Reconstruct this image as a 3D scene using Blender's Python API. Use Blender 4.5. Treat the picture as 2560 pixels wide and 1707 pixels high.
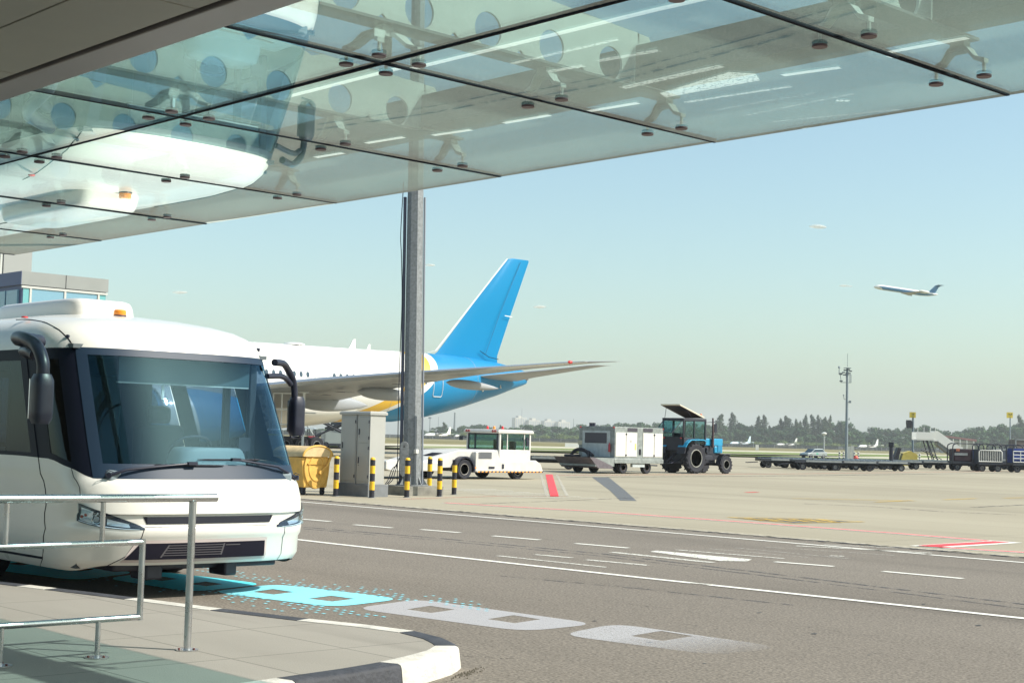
import bpy, math, random
from mathutils import Vector, Matrix
R = math.radians
random.seed(7)
for o in list(bpy.data.objects):
    bpy.data.objects.remove(o, do_unlink=True)
sc = bpy.context.scene
# ------------------------------------------------------------------ camera
# world: +x runs along the terminal towards the right, +y leads away from it, z up
EYE = 1.6; FPX = 3795.0; IW, IH = 2560.0, 1707.0
ROLL = math.atan(.0265); TILT = math.atan(243*math.cos(ROLL)/FPX); YAW = R(47.2)
fwd = Vector((-math.sin(YAW)*math.cos(TILT), math.cos(YAW)*math.cos(TILT), math.sin(TILT)))
r0 = Vector((math.cos(YAW), math.sin(YAW), 0)); u0 = r0.cross(fwd)
cr = r0*math.cos(ROLL)+u0*math.sin(ROLL); cu = u0*math.cos(ROLL)-r0*math.sin(ROLL)
cam_d = bpy.data.cameras.new('camera'); cam = bpy.data.objects.new('camera', cam_d)
sc.collection.objects.link(cam)
cam_d.sensor_width = 36; cam_d.lens = FPX/IW*36
cam_d.clip_start = .1; cam_d.clip_end = 20000
m = Matrix.Identity(4)
for i in range(3):
    m[i][0] = cr[i]; m[i][1] = cu[i]; m[i][2] = -fwd[i]
m[0][3], m[1][3], m[2][3] = 0, 0, EYE
cam.matrix_world = m
sc.camera = cam
def gp(px, py, z=0.0):
    """where the line of sight of a point of the photograph meets the level z"""
    d = fwd+cr*((px-IW/2)/FPX)-cu*((py-IH/2)/FPX)
    t = (z-EYE)/d.z
    return Vector((d.x*t, d.y*t, z))
def dp(px, D, z=0.0):
    """ground point in the compass direction of photograph column px, D metres deep"""
    yh = 1096.3+.0265*(px-1273.6)
    d = fwd+cr*((px-IW/2)/FPX)-cu*((yh-IH/2)/FPX)
    f = Vector((-math.sin(YAW), math.cos(YAW), 0)); t = D/d.dot(f)
    return Vector((d.x*t, d.y*t, z))
# ------------------------------------------------------------------ sky, sun, exposure
SUN_EL = R(44); SUN_AZ = math.atan2(.80, .60)      # azimuth from +y towards +x
w = bpy.data.worlds.new('World'); sc.world = w; w.use_nodes = True
nt = w.node_tree; nt.nodes.clear()
sky = nt.nodes.new('ShaderNodeTexSky'); sky.sky_type = 'NISHITA'; sky.sun_disc = False
sky.sun_elevation = SUN_EL; sky.sun_rotation = SUN_AZ
sky.altitude = 0; sky.air_density = 1.0; sky.dust_density = 1.9; sky.ozone_density = 1.6
tint = nt.nodes.new('ShaderNodeMix'); tint.data_type = 'RGBA'; tint.blend_type = 'MULTIPLY'
tint.inputs[0].default_value = 1.0; tint.inputs[7].default_value = (.87, .955, .84, 1)
bg = nt.nodes.new('ShaderNodeBackground'); bg.inputs[1].default_value = .13
out = nt.nodes.new('ShaderNodeOutputWorld')
nt.links.new(sky.outputs[0], tint.inputs[6]); nt.links.new(tint.outputs[2], bg.inputs[0])
nt.links.new(bg.outputs[0], out.inputs[0])
sl = bpy.data.lights.new('sun', 'SUN'); sl.energy = 3.7; sl.angle = R(.5); sl.color = (1, .95, .86)
so = bpy.data.objects.new('sun', sl); sc.collection.objects.link(so)
sdir = Vector((math.sin(SUN_AZ)*math.cos(SUN_EL), math.cos(SUN_AZ)*math.cos(SUN_EL), math.sin(SUN_EL)))
so.rotation_euler = sdir.to_track_quat('Z', 'Y').to_euler()
so.location = sdir*200
sc.view_settings.view_transform = 'Standard'; sc.view_settings.look = 'None'
sc.view_settings.gamma = 1; sc.view_settings.exposure = .76
sc.render.engine = 'CYCLES'
cy = sc.cycles
cy.use_denoising = True; cy.max_bounces = 14; cy.transparent_max_bounces = 24
cy.glossy_bounces = 6; cy.transmission_bounces = 8; cy.volume_bounces = 0; cy.caustics_reflective = False; cy.caustics_refractive = False
# ------------------------------------------------------------------ materials
MATS = {}
def mat(name, col, rough=.5, metal=0.0, var=0.0, vs=3.0, bump=0.0, bs=60.0, spec=.5, coat=0.0, emit=None, streak=False):
    if name in MATS: return MATS[name]
    mt = bpy.data.materials.new(name); mt.use_nodes = True; MATS[name] = mt
    n = mt.node_tree; b = n.nodes['Principled BSDF']
    b.inputs['Base Color'].default_value = (*col, 1); b.inputs['Roughness'].default_value = rough
    b.inputs['Metallic'].default_value = metal; b.inputs['Specular IOR Level'].default_value = spec
    b.inputs['Coat Weight'].default_value = coat
    if emit:
        b.inputs['Emission Color'].default_value = (*col, 1); b.inputs['Emission Strength'].default_value = emit
    if var or bump:
        tc = n.nodes.new('ShaderNodeTexCoord'); mp = n.nodes.new('ShaderNodeMapping')
        n.links.new(tc.outputs['Object'], mp.inputs[0])
        if streak: mp.inputs['Scale'].default_value = (1, 1, .12)
    if var:
        no = n.nodes.new('ShaderNodeTexNoise'); no.inputs['Scale'].default_value = vs; no.inputs['Detail'].default_value = 6
        n.links.new(mp.outputs[0], no.inputs['Vector'])
        mr = n.nodes.new('ShaderNodeMapRange'); mr.inputs[1].default_value = .3; mr.inputs[2].default_value = .7
        mr.inputs[3].default_value = 1-var; mr.inputs[4].default_value = 1+var*.6
        n.links.new(no.outputs[0], mr.inputs[0])
        mx = n.nodes.new('ShaderNodeMix'); mx.data_type = 'RGBA'; mx.blend_type = 'MULTIPLY'; mx.inputs[0].default_value = 1
        mx.inputs[6].default_value = (*col, 1); n.links.new(mr.outputs[0], mx.inputs[7])
        n.links.new(mx.outputs[2], b.inputs['Base Color'])
        m2 = n.nodes.new('ShaderNodeMapRange'); m2.inputs[3].default_value = max(0, rough-.12); m2.inputs[4].default_value = min(1, rough+.15)
        n.links.new(no.outputs[0], m2.inputs[0]); n.links.new(m2.outputs[0], b.inputs['Roughness'])
    if bump:
        nb = n.nodes.new('ShaderNodeTexNoise'); nb.inputs['Scale'].default_value = bs; nb.inputs['Detail'].default_value = 4
        n.links.new(tc.outputs['Object'], nb.inputs['Vector'])
        bp = n.nodes.new('ShaderNodeBump'); bp.inputs['Strength'].default_value = bump; bp.inputs['Distance'].default_value = .02
        n.links.new(nb.outputs[0], bp.inputs['Height']); n.links.new(bp.outputs[0], b.inputs['Normal'])
    return mt
def glass(name, tintc, refl=1.0, rough=0.0, wave=0.0, ior=1.5, wscale=.5, dust=0.0, rc=(.93, 1, .97)):
    """window glass: tinted see-through plus mirror reflection that grows towards grazing angles"""
    if name in MATS: return MATS[name]
    mt = bpy.data.materials.new(name); mt.use_nodes = True; MATS[name] = mt
    n = mt.node_tree; n.nodes.clear(); o = n.nodes.new('ShaderNodeOutputMaterial')
    tr = n.nodes.new('ShaderNodeBsdfTransparent'); tr.inputs[0].default_value = (*tintc, 1)
    gl = n.nodes.new('ShaderNodeBsdfGlossy'); gl.inputs['Roughness'].default_value = rough
    gl.inputs[0].default_value = (*rc, 1)
    # Schlick reflectance from the viewing angle, the same from either face of the pane
    ge = n.nodes.new('ShaderNodeNewGeometry'); dt = n.nodes.new('ShaderNodeVectorMath'); dt.operation = 'DOT_PRODUCT'
    n.links.new(ge.outputs['Incoming'], dt.inputs[0]); n.links.new(ge.outputs['Normal'], dt.inputs[1])
    prev = dt.outputs['Value']; f0 = ((ior-1)/(ior+1))**2
    for op, val in (('ABSOLUTE', None), ('SUBTRACT', 1), ('POWER', 5), ('MULTIPLY_ADD', 1-f0)):
        q = n.nodes.new('ShaderNodeMath'); q.operation = op
        if op == 'SUBTRACT': q.inputs[0].default_value = 1; n.links.new(prev, q.inputs[1])
        else:
            n.links.new(prev, q.inputs[0])
            if val is not None: q.inputs[1].default_value = val
            if op == 'MULTIPLY_ADD': q.inputs[2].default_value = f0
        prev = q.outputs[0]
    mu = n.nodes.new('ShaderNodeMath'); mu.operation = 'MULTIPLY'; mu.inputs[1].default_value = refl; mu.use_clamp = True
    n.links.new(prev, mu.inputs[0])
    mx = n.nodes.new('ShaderNodeMixShader'); n.links.new(mu.outputs[0], mx.inputs[0])
    n.links.new(tr.outputs[0], mx.inputs[1]); n.links.new(gl.outputs[0], mx.inputs[2]); n.links.new(mx.outputs[0], o.inputs[0])
    if dust:      # a film of dust that catches the sun
        tl_ = n.nodes.new('ShaderNodeBsdfTranslucent'); tl_.inputs[0].default_value = (.78, .90, .80, 1); df_ = n.nodes.new('ShaderNodeBsdfDiffuse'); df_.inputs[0].default_value = (.72, .80, .72, 1)
        m1 = n.nodes.new('ShaderNodeMixShader'); m1.inputs[0].default_value = .35; n.links.new(tl_.outputs[0], m1.inputs[1]); n.links.new(df_.outputs[0], m1.inputs[2])
        tcd = n.nodes.new('ShaderNodeTexCoord'); mpd = n.nodes.new('ShaderNodeMapping'); mpd.inputs['Scale'].default_value = (2.5, .5, 1); nd = n.nodes.new('ShaderNodeTexNoise'); nd.inputs['Scale'].default_value = 1.6; nd.inputs['Detail'].default_value = 7; nd.inputs['Roughness'].default_value = .65
        n.links.new(tcd.outputs['Object'], mpd.inputs[0]); n.links.new(mpd.outputs[0], nd.inputs['Vector']); rd_ = n.nodes.new('ShaderNodeMapRange'); rd_.inputs[1].default_value = .3; rd_.inputs[2].default_value = .75; rd_.inputs[3].default_value = dust*.45; rd_.inputs[4].default_value = dust*1.7
        n.links.new(nd.outputs[0], rd_.inputs[0]); m2 = n.nodes.new('ShaderNodeMixShader'); n.links.new(rd_.outputs[0], m2.inputs[0]); n.links.new(mx.outputs[0], m2.inputs[1]); n.links.new(m1.outputs[0], m2.inputs[2]); n.links.new(m2.outputs[0], o.inputs[0])
    if wave:
        tc = n.nodes.new('ShaderNodeTexCoord'); no = n.nodes.new('ShaderNodeTexNoise')
        no.inputs['Scale'].default_value = wscale; no.inputs['Detail'].default_value = 1
        n.links.new(tc.outputs['Object'], no.inputs['Vector'])
        bp = n.nodes.new('ShaderNodeBump'); bp.inputs['Strength'].default_value = 1; bp.inputs['Distance'].default_value = wave
        n.links.new(no.outputs[0], bp.inputs['Height']); n.links.new(bp.outputs[0], gl.inputs['Normal'])
    return mt
WHITE = mat('bus_white_paint', (.70, .675, .62), .32, var=.05, vs=1.5, coat=.5)
BLACKP = mat('black_plastic', (.016, .018, .035), .38, var=.2, vs=8)
RUBBER = mat('tyre_rubber', (.022, .023, .032), .85, var=.3, vs=14, bump=.2)
DARK = mat('dark_gap', (.010, .010, .018), .8, spec=.15)
STEEL = mat('stainless_steel', (.56, .56, .57), .26, metal=1, var=.08, vs=9)
GALV = mat('galvanised_steel', (.22, .235, .245), .6, metal=.2, var=.28, vs=16, bump=.1, bs=60)
FRIT = mat('glass_border_black', (.018, .034, .06), .45, spec=.2)
WINGLASS = glass('bus_window_glass', (.62, .80, .87), 1.3, rc=(.45, .78, 1))
SIDEGLASS = glass('bus_side_glass', (.15, .19, .26), .7)
VEHGLASS = glass('vehicle_glass', (.66, .80, .80), 1.0)
CHROME = mat('chrome', (.75, .77, .8), .12, metal=1)
AMBER = mat('amber_lens', (.9, .28, .02), .2, coat=.6)
REDL = mat('red_lens', (.65, .03, .03), .25, coat=.5)
# ------------------------------------------------------------------ mesh helpers
class MB:
    def __init__(s): s.v = []; s.f = []; s.m = []; s.cur = 0
    def mat(s, i): s.cur = i; return s
    def add(s, vs, fs):
        b = len(s.v); s.v += [tuple(p) for p in vs]
        for f in fs: s.f.append([b+i for i in f]); s.m.append(s.cur)
        return s
    def box(s, x0, x1, y0, y1, z0, z1):
        return s.add([(x0, y0, z0), (x1, y0, z0), (x1, y1, z0), (x0, y1, z0), (x0, y0, z1), (x1, y0, z1), (x1, y1, z1), (x0, y1, z1)],
                     [(3, 2, 1, 0), (4, 5, 6, 7), (0, 1, 5, 4), (1, 2, 6, 5), (2, 3, 7, 6), (3, 0, 4, 7)])
    def cyl(s, p0, p1, r0, r1=None, n=16, caps=True):
        r1 = r0 if r1 is None else r1
        p0, p1 = Vector(p0), Vector(p1); d = (p1-p0).normalized()
        a = d.orthogonal().normalized(); b = d.cross(a); vs = []
        for p, r in ((p0, r0), (p1, r1)):
            for i in range(n):
                t = 2*math.pi*i/n; vs.append(p+a*r*math.cos(t)+b*r*math.sin(t))
        fs = [(i, (i+1) % n, n+(i+1) % n, n+i) for i in range(n)]
        if caps: fs += [tuple(range(n-1, -1, -1)), tuple(range(n, 2*n))]
        return s.add(vs, fs)
    def tube(s, pts, r, n=10, closed=False):
        pts = [Vector(p) for p in pts]; N = len(pts); rings = []; prev = None
        for i, p in enumerate(pts):
            if closed: d = pts[(i+1) % N]-pts[i-1]
            else: d = pts[min(i+1, N-1)]-pts[max(i-1, 0)]
            d.normalize()
            a = (prev-d*prev.dot(d)) if prev is not None else d.orthogonal()
            if a.length < 1e-5: a = d.orthogonal()
            a.normalize(); prev = a; b = d.cross(a)
            rr = r[i] if isinstance(r, (list, tuple)) else r
            rings += [p+a*rr*math.cos(2*math.pi*k/n)+b*rr*math.sin(2*math.pi*k/n) for k in range(n)]
        fs = []
        for i in range(N if closed else N-1):
            j = (i+1) % N
            for k in range(n): fs.append((i*n+k, i*n+(k+1) % n, j*n+(k+1) % n, j*n+k))
        if not closed: fs += [tuple(range(n-1, -1, -1)), tuple((N-1)*n+k for k in range(n))]
        return s.add(rings, fs)
    def lathe(s, prof, c=(0, 0, 0), axis='z', n=20):
        """profile of (radius, height) pairs turned about an axis through c"""
        vs = []
        for r, h in prof:
            for i in range(n):
                t = 2*math.pi*i/n; x, y = r*math.cos(t), r*math.sin(t)
                q = {'z': (x, y, h), 'x': (h, x, y), 'y': (y, h, x)}[axis]
                vs.append((c[0]+q[0], c[1]+q[1], c[2]+q[2]))
        fs = [(i*n+k, i*n+(k+1) % n, (i+1)*n+(k+1) % n, (i+1)*n+k) for i in range(len(prof)-1) for k in range(n)]
        fs += [tuple(range(n-1, -1, -1)), tuple((len(prof)-1)*n+k for k in range(n))]
        return s.add(vs, fs)
    def prism(s, poly, a, b, axis='z'):
        """2-D outline pulled out between a and b along an axis"""
        n = len(poly)
        def q(p, h): return {'z': (p[0], p[1], h), 'x': (h, p[0], p[1]), 'y': (p[0], h, p[1])}[axis]
        vs = [q(p, a) for p in poly]+[q(p, b) for p in poly]
        fs = [tuple(range(n-1, -1, -1)), tuple(range(n, 2*n))]+[(i, (i+1) % n, n+(i+1) % n, n+i) for i in range(n)]
        return s.add(vs, fs)
    def grid(s, fn, nu, nv, flip=False):
        vs = [fn(i/nu, j/nv) for j in range(nv+1) for i in range(nu+1)]
        fs = []
        for j in range(nv):
            for i in range(nu):
                a = j*(nu+1)+i; f = (a, a+1, a+nu+2, a+nu+1)
                fs.append(f[::-1] if flip else f)
        return s.add(vs, fs)
    def loft(s, rings, caps=True, closed=True):
        n = len(rings[0]); vs = [p for r in rings for p in r]
        fs = [(i*n+k, i*n+(k+1) % n, (i+1)*n+(k+1) % n, (i+1)*n+k) for i in range(len(rings)-1) for k in range(n if closed else n-1)]
        if caps: fs += [tuple(range(n-1, -1, -1)), tuple((len(rings)-1)*n+k for k in range(n))]
        return s.add(vs, fs)
    def build(s, name, mats, parent=None, loc=None, smooth=35, bevel=0, solid=0, recalc=True, rz=0):
        me = bpy.data.meshes.new(name); me.from_pydata(s.v, [], s.f); me.update()
        if not isinstance(mats, (list, tuple)): mats = [mats]
        for mm in mats: me.materials.append(mm)
        for p, i in zip(me.polygons, s.m): p.material_index = min(i, len(mats)-1)
        if recalc:
            import bmesh
            b = bmesh.new(); b.from_mesh(me); bmesh.ops.recalc_face_normals(b, faces=b.faces); b.to_mesh(me); b.free()
        if smooth:
            me.polygons.foreach_set('use_smooth', [True]*len(me.polygons)); me.set_sharp_from_angle(angle=R(smooth))
        o = bpy.data.objects.new(name, me); sc.collection.objects.link(o)
        if parent: o.parent = parent
        if loc is not None: o.location = loc
        if rz: o.rotation_euler.z = rz
        if solid:
            md = o.modifiers.new('thickness', 'SOLIDIFY'); md.thickness = solid; md.offset = -1
        if bevel:
            md = o.modifiers.new('bevel', 'BEVEL'); md.width = bevel; md.segments = 2; md.limit_method = 'ANGLE'; md.angle_limit = R(35)
        return o
def thing(name, label, cat, loc=(0, 0, 0), rz=0, group=None):
    o = bpy.data.objects.new(name, None); sc.collection.objects.link(o); o.empty_display_size = .3
    o.location = loc; o.rotation_euler.z = rz; tag(o, label, cat, group); return o
def tag(o, label, cat, group=None):
    o['label'] = label; o['category'] = cat
    if group: o['group'] = group
    return o
def struct(o, kind='structure'): o['kind'] = kind; return o
def kids(o): return [c for c in bpy.data.objects if c.parent == o]
def copy_tree(o, parent=None):
    c = o.copy(); sc.collection.objects.link(c)
    if parent: c.parent = parent
    for k in kids(o): copy_tree(k, c)
    return c
def dup(o, loc, rz, label):
    c = copy_tree(o); c.location = loc; c.rotation_euler.z = rz; c['label'] = label; return c
def text(name, body, size, mt, parent, mw, extrude=.004):
    cu_ = bpy.data.curves.new(name, 'FONT'); cu_.body = body; cu_.size = size; cu_.extrude = extrude
    cu_.align_x = 'CENTER'; cu_.align_y = 'CENTER'
    t = bpy.data.objects.new(name, cu_); sc.collection.objects.link(t)
    bpy.context.view_layer.update()
    me = bpy.data.meshes.new_from_object(t.evaluated_get(bpy.context.evaluated_depsgraph_get()))
    bpy.data.objects.remove(t, do_unlink=True); me.materials.clear(); me.materials.append(mt)
    o = bpy.data.objects.new(name, me); sc.collection.objects.link(o); o.parent = parent; o.matrix_local = mw
    return o
def wheel(parent, c, r, wd, axis='x', side=1, rimmat=None, rr=.55, n=28, name='wheel', lug=0):
    """tyre with rounded shoulders and, as its child, a dished rim on the side that faces out"""
    cc = c; h = wd/2
    prof = [(r*rr, -h*.8), (r*.9, -h), (r*.98, -h*.75), (r, -h*.4), (r, h*.4), (r*.98, h*.75), (r*.9, h), (r*rr, h*.8)]
    mb = MB().lathe(prof, cc, axis, n)
    if lug:
        for i in range(lug):
            t = 2*math.pi*i/lug
            for sgn in (-1, 1):
                t2 = t+(math.pi/lug if sgn > 0 else 0); ca, sa = math.cos(t2), math.sin(t2); ca2, sa2 = math.cos(t2+.16), math.sin(t2+.16)
                R1 = r*1.035
                vs = []
                for (c1, s1, hh) in ((ca, sa, 0), (ca2, sa2, h*.95)):
                    for rad in (r*.93, R1):
                        for dt in (-.045, .045):
                            cx = c1*math.cos(dt)-s1*math.sin(dt); sx_ = s1*math.cos(dt)+c1*math.sin(dt)
                            vs.append((cc[0]+sgn*hh, cc[1]+cx*rad, cc[2]+sx_*rad))
                mb.add(vs, [(0, 1, 3, 2), (4, 6, 7, 5), (2, 3, 7, 6), (0, 4, 5, 1), (0, 2, 6, 4), (1, 5, 7, 3)])
    ty = mb.build(name, RUBBER, parent)
    s_ = side; q = r*rr
    prof2 = [(q*1.03, h*.80*s_), (q*.99, h*.93*s_), (q*.92, h*.90*s_), (q*.84, h*.15*s_), (q*.60, h*.02*s_), (q*.56, h*.38*s_), (q*.34, h*.42*s_), (q*.31, h*.70*s_), (q*.12, h*.74*s_), (.001, h*.74*s_)]
    rm = MB().lathe(prof2, cc, axis, n)
    if r > .3:      # wheel nuts and dark hand holes
        rm.mat(1); ax_ = {'x': Vector((1, 0, 0)), 'y': Vector((0, 1, 0))}[axis]; u_ = Vector((0, 0, 1)); v_ = ax_.cross(u_)
        for k in range(8):
            a = 2*math.pi*k/8; p = Vector(cc)+(u_*math.cos(a)+v_*math.sin(a))*q*.45; rm.cyl(p+ax_*h*.38*s_, p+ax_*h*.47*s_, q*.05, n=6)
            p = Vector(cc)+(u_*math.cos(a+.4)+v_*math.sin(a+.4))*q*.72; rm.cyl(p+ax_*h*.06*s_, p+ax_*h*.12*s_, q*.075, n=8)
    rm.build('rim', [rimmat or CHROME, DARK], ty)
    return ty
# ================================================================== GROUND, ROAD, MARKINGS
def ground_mat(name, c1, c2, scale, fine, finestr, rough=.9, bump=.3, joints=None, spots=None, jstr=.75):
    mt = bpy.data.materials.new(name); mt.use_nodes = True; n = mt.node_tree; b = n.nodes['Principled BSDF']
    b.inputs['Roughness'].default_value = rough; b.inputs['Specular IOR Level'].default_value = .25
    tc = n.nodes.new('ShaderNodeTexCoord'); L = n.links.new
    n1 = n.nodes.new('ShaderNodeTexNoise'); n1.inputs['Scale'].default_value = scale; n1.inputs['Detail'].default_value = 8; n1.inputs['Roughness'].default_value = .6
    mp = n.nodes.new('ShaderNodeMapping'); mp.inputs['Scale'].default_value = (.35, 1, 1); L(tc.outputs['Object'], mp.inputs[0]); L(mp.outputs[0], n1.inputs['Vector'])
    cr_ = n.nodes.new('ShaderNodeValToRGB'); cr_.color_ramp.elements[0].position = .32; cr_.color_ramp.elements[1].position = .68
    cr_.color_ramp.elements[0].color = (*c1, 1); cr_.color_ramp.elements[1].color = (*c2, 1); L(n1.outputs[0], cr_.inputs[0])
    n2 = n.nodes.new('ShaderNodeTexNoise'); n2.inputs['Scale'].default_value = fine; n2.inputs['Detail'].default_value = 3; L(tc.outputs['Object'], n2.inputs['Vector'])
    mr = n.nodes.new('ShaderNodeMapRange'); mr.inputs[1].default_value = .25; mr.inputs[2].default_value = .75
    mr.inputs[3].default_value = 1-finestr; mr.inputs[4].default_value = 1+finestr; L(n2.outputs[0], mr.inputs[0])
    mx = n.nodes.new('ShaderNodeMix'); mx.data_type = 'RGBA'; mx.blend_type = 'MULTIPLY'; mx.inputs[0].default_value = 1
    L(cr_.outputs[0], mx.inputs[6]); L(mr.outputs[0], mx.inputs[7]); last = mx.outputs[2]
    if joints:
        br = n.nodes.new('ShaderNodeTexBrick'); br.offset = 0; br.inputs['Scale'].default_value = 1
        br.inputs['Brick Width'].default_value = joints[0]; br.inputs['Row Height'].default_value = joints[1]
        br.inputs['Mortar Size'].default_value = joints[2]; br.inputs['Mortar Smooth'].default_value = .2
        br.inputs['Color1'].default_value = (1, 1, 1, 1); br.inputs['Color2'].default_value = (.93, .93, .92, 1); br.inputs['Mortar'].default_value = (jstr, jstr, jstr, 1)
        L(tc.outputs['Object'], br.inputs['Vector'])
        m3 = n.nodes.new('ShaderNodeMix'); m3.data_type = 'RGBA'; m3.blend_type = 'MULTIPLY'; m3.inputs[0].default_value = 1
        L(last, m3.inputs[6]); L(br.outputs[0], m3.inputs[7]); last = m3.outputs[2]
    if spots:
        n4 = n.nodes.new('ShaderNodeTexNoise'); n4.inputs['Scale'].default_value = spots[0]; n4.inputs['Detail'].default_value = 5; n4.inputs['Distortion'].default_value = .4
        mp4 = n.nodes.new('ShaderNodeMapping'); mp4.inputs['Scale'].default_value = (.12, 1, 1); L(tc.outputs['Object'], mp4.inputs[0]); L(mp4.outputs[0], n4.inputs['Vector'])
        r4 = n.nodes.new('ShaderNodeMapRange'); r4.inputs[1].default_value = .56; r4.inputs[2].default_value = .68; r4.inputs[3].default_value = 1; r4.inputs[4].default_value = spots[1]
        L(n4.outputs[0], r4.inputs[0]); m5 = n.nodes.new('ShaderNodeMix'); m5.data_type = 'RGBA'; m5.blend_type = 'MULTIPLY'; m5.inputs[0].default_value = 1
        L(last, m5.inputs[6]); L(r4.outputs[0], m5.inputs[7]); last = m5.outputs[2]
    L(last, b.inputs['Base Color'])
    if bump:
        bp = n.nodes.new('ShaderNodeBump'); bp.inputs['Strength'].default_value = bump; bp.inputs['Distance'].default_value = .006
        L(n2.outputs[0], bp.inputs['Height']); L(bp.outputs[0], b.inputs['Normal'])
    return mt
CONC = ground_mat('apron_concrete', (.305, .27, .20), (.38, .342, .256), .09, 30, .10, joints=(7.5, 7.5, .035), spots=(.35, .86), jstr=.8)
CONCF = ground_mat('runway_concrete', (.42, .39, .30), (.50, .47, .36), .01, .8, .08, bump=0)
ASPH = ground_mat('road_asphalt', (.160, .138, .113), (.207, .181, .150), .16, 42, .55, bump=.6, spots=(.5, .82))
PAVE = ground_mat('pavement_slabs', (.255, .235, .205), (.335, .31, .27), .5, 120, .16, joints=(1.2, .9, .008), jstr=.55, spots=(.9, .8))
GRASSB = ground_mat('dry_grass', (.13, .13, .045), (.25, .20, .09), .03, 1.5, .35, bump=0)
GRASSG = ground_mat('green_grass', (.10, .14, .035), (.22, .26, .085), .04, 1.5, .35, bump=0)
def sheet(name, pts, z, mt, kind='structure'):
    o = MB().add([(p[0], p[1], z) for p in pts], [tuple(range(len(pts)))]).build(name, mt, smooth=0)
    if o.data.polygons[0].normal.z < 0:
        o.data.flip_normals()
    return struct(o, kind)
# the base ground reaches the horizon
n = 64
sheet('ground', [(9000*math.cos(2*math.pi*i/n), 9000*math.sin(2*math.pi*i/n)) for i in range(n)], -.03, GRASSB)
def band(px, L_, R_):
    t = (px-1057)/1100.; return max(60, L_+(R_-L_)*t)
PXS = [-1400, -400, 400, 1057, 1700, 2211, 2900, 4200]
def bandpoly(a, b):
    return [dp(p, band(p, *a)) for p in PXS]+[dp(p, band(p, *b)) for p in reversed(PXS)]
ap = [dp(p, band(p, 205, 240)) for p in PXS]
sheet('apron', ap+[(150, -30), (-420, -30)], 0, CONC)
sheet('runway', bandpoly((252, 400), (330, 500)), -.01, CONCF)
sheet('taxiway', bandpoly((203, 236), (228, 300)), -.012, CONCF)
sheet('grass_strip', bandpoly((226, 298), (254, 402)), -.004, GRASSG)
sheet('grass_strip', bandpoly((203, 222), (209, 244)), .004, GRASSG)
# road beside the terminal
sheet('road', [(-400, -20), (60, -20), (60, 21.5), (-400, 21.5)], .004, ASPH)
# broken joint between asphalt and concrete: a dark crack with a pale crumbling edge
CRACK = mat('joint_crack', (.02, .02, .03), .9)
EDGEC = mat('crumbled_edge', (.42, .38, .29), .9, var=.45, vs=9, bump=.4)
def ragged(name, y, hw, mt, z, x0=-70, x1=0, step=.12, amp=.02, seed=1, hole=0):
    rd = random.Random(seed); mb = MB(); x = x0
    while x < x1:
        a = hw*(1+rd.uniform(-.4, .4)); q = rd.uniform(-amp, amp); ln = step*rd.uniform(.7, 1.3)
        if rd.random() > hole:
            mb.add([(x, y-a+q, z), (x+ln, y-a+q+rd.uniform(-amp, amp), z), (x+ln, y+a+q, z), (x, y+a+q+rd.uniform(-amp, amp), z)], [(0, 1, 2, 3)])
        x += ln
    return struct(mb.build(name, mt, smooth=0))
ragged('road_joint', 21.5, .055, CRACK, .012, seed=2)
ragged('road_joint', 21.72, .13, EDGEC, .009, seed=3, amp=.05, hole=.12)
# paint
def paint(name, col, wear=.35, scale=5, alpha=1.0, rough=.7, fade=None):
    """worn road paint: noise eats holes into it so that the surface below shows"""
    mt = bpy.data.materials.new(name); mt.use_nodes = True; n = mt.node_tree; n.nodes.clear(); L = n.links.new
    o = n.nodes.new('ShaderNodeOutputMaterial'); d = n.nodes.new('ShaderNodeBsdfPrincipled'); t = n.nodes.new('ShaderNodeBsdfTransparent')
    d.inputs['Base Color'].default_value = (*col, 1); d.inputs['Roughness'].default_value = rough
    tc = n.nodes.new('ShaderNodeTexCoord'); no = n.nodes.new('ShaderNodeTexNoise'); no.inputs['Scale'].default_value = scale*8; no.inputs['Detail'].default_value = 6; no.inputs['Roughness'].default_value = .7
    L(tc.outputs['Object'], no.inputs['Vector'])
    r = n.nodes.new('ShaderNodeMapRange'); r.inputs[1].default_value = .30+wear*.3; r.inputs[2].default_value = .38+wear*.3; r.inputs[3].default_value = 0; r.inputs[4].default_value = alpha
    L(no.outputs[0], r.inputs[0]); al = r.outputs[0]
    if fade:      # the paint has been rubbed away gradually along its length
        sp = n.nodes.new('ShaderNodeSeparateXYZ'); L(tc.outputs['Object'], sp.inputs[0]); f = n.nodes.new('ShaderNodeMapRange'); f.inputs[1].default_value = fade[0]; f.inputs[2].default_value = fade[1]
        f.inputs[3].default_value = 1; f.inputs[4].default_value = 0; L(sp.outputs[0], f.inputs[0]); mu = n.nodes.new('ShaderNodeMath'); mu.operation = 'MULTIPLY'; L(al, mu.inputs[0]); L(f.outputs[0], mu.inputs[1]); al = mu.outputs[0]
    mx = n.nodes.new('ShaderNodeMixShader'); L(al, mx.inputs[0]); L(t.outputs[0], mx.inputs[1]); L(d.outputs[0], mx.inputs[2]); L(mx.outputs[0], o.inputs[0])
    return mt
PW = paint('white_paint', (.78, .76, .68), .12); PWW = paint('worn_white_paint', (.72, .70, .62), .36, 3, .85)
PWF = paint('faded_white_paint', (.66, .63, .56), .45, 2, .5)
PR = paint('red_paint', (.75, .06, .07), .12, 3); PRF = paint('faded_red_paint', (.6, .16, .13), .5, 3, .5)
PY = paint('yellow_paint', (.62, .40, .06), .35, 3, .8); PB = paint('dark_rubber_and_shadow_marks', (.05, .055, .07), .45, .5, .6)
PATCH = paint('asphalt_patch', (.13, .135, .14), .15, .4, .85)
PWZ = paint('scuffed_white_paint', (.72, .70, .62), .30, 2.2, .95)
Z1 = .010
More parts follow.
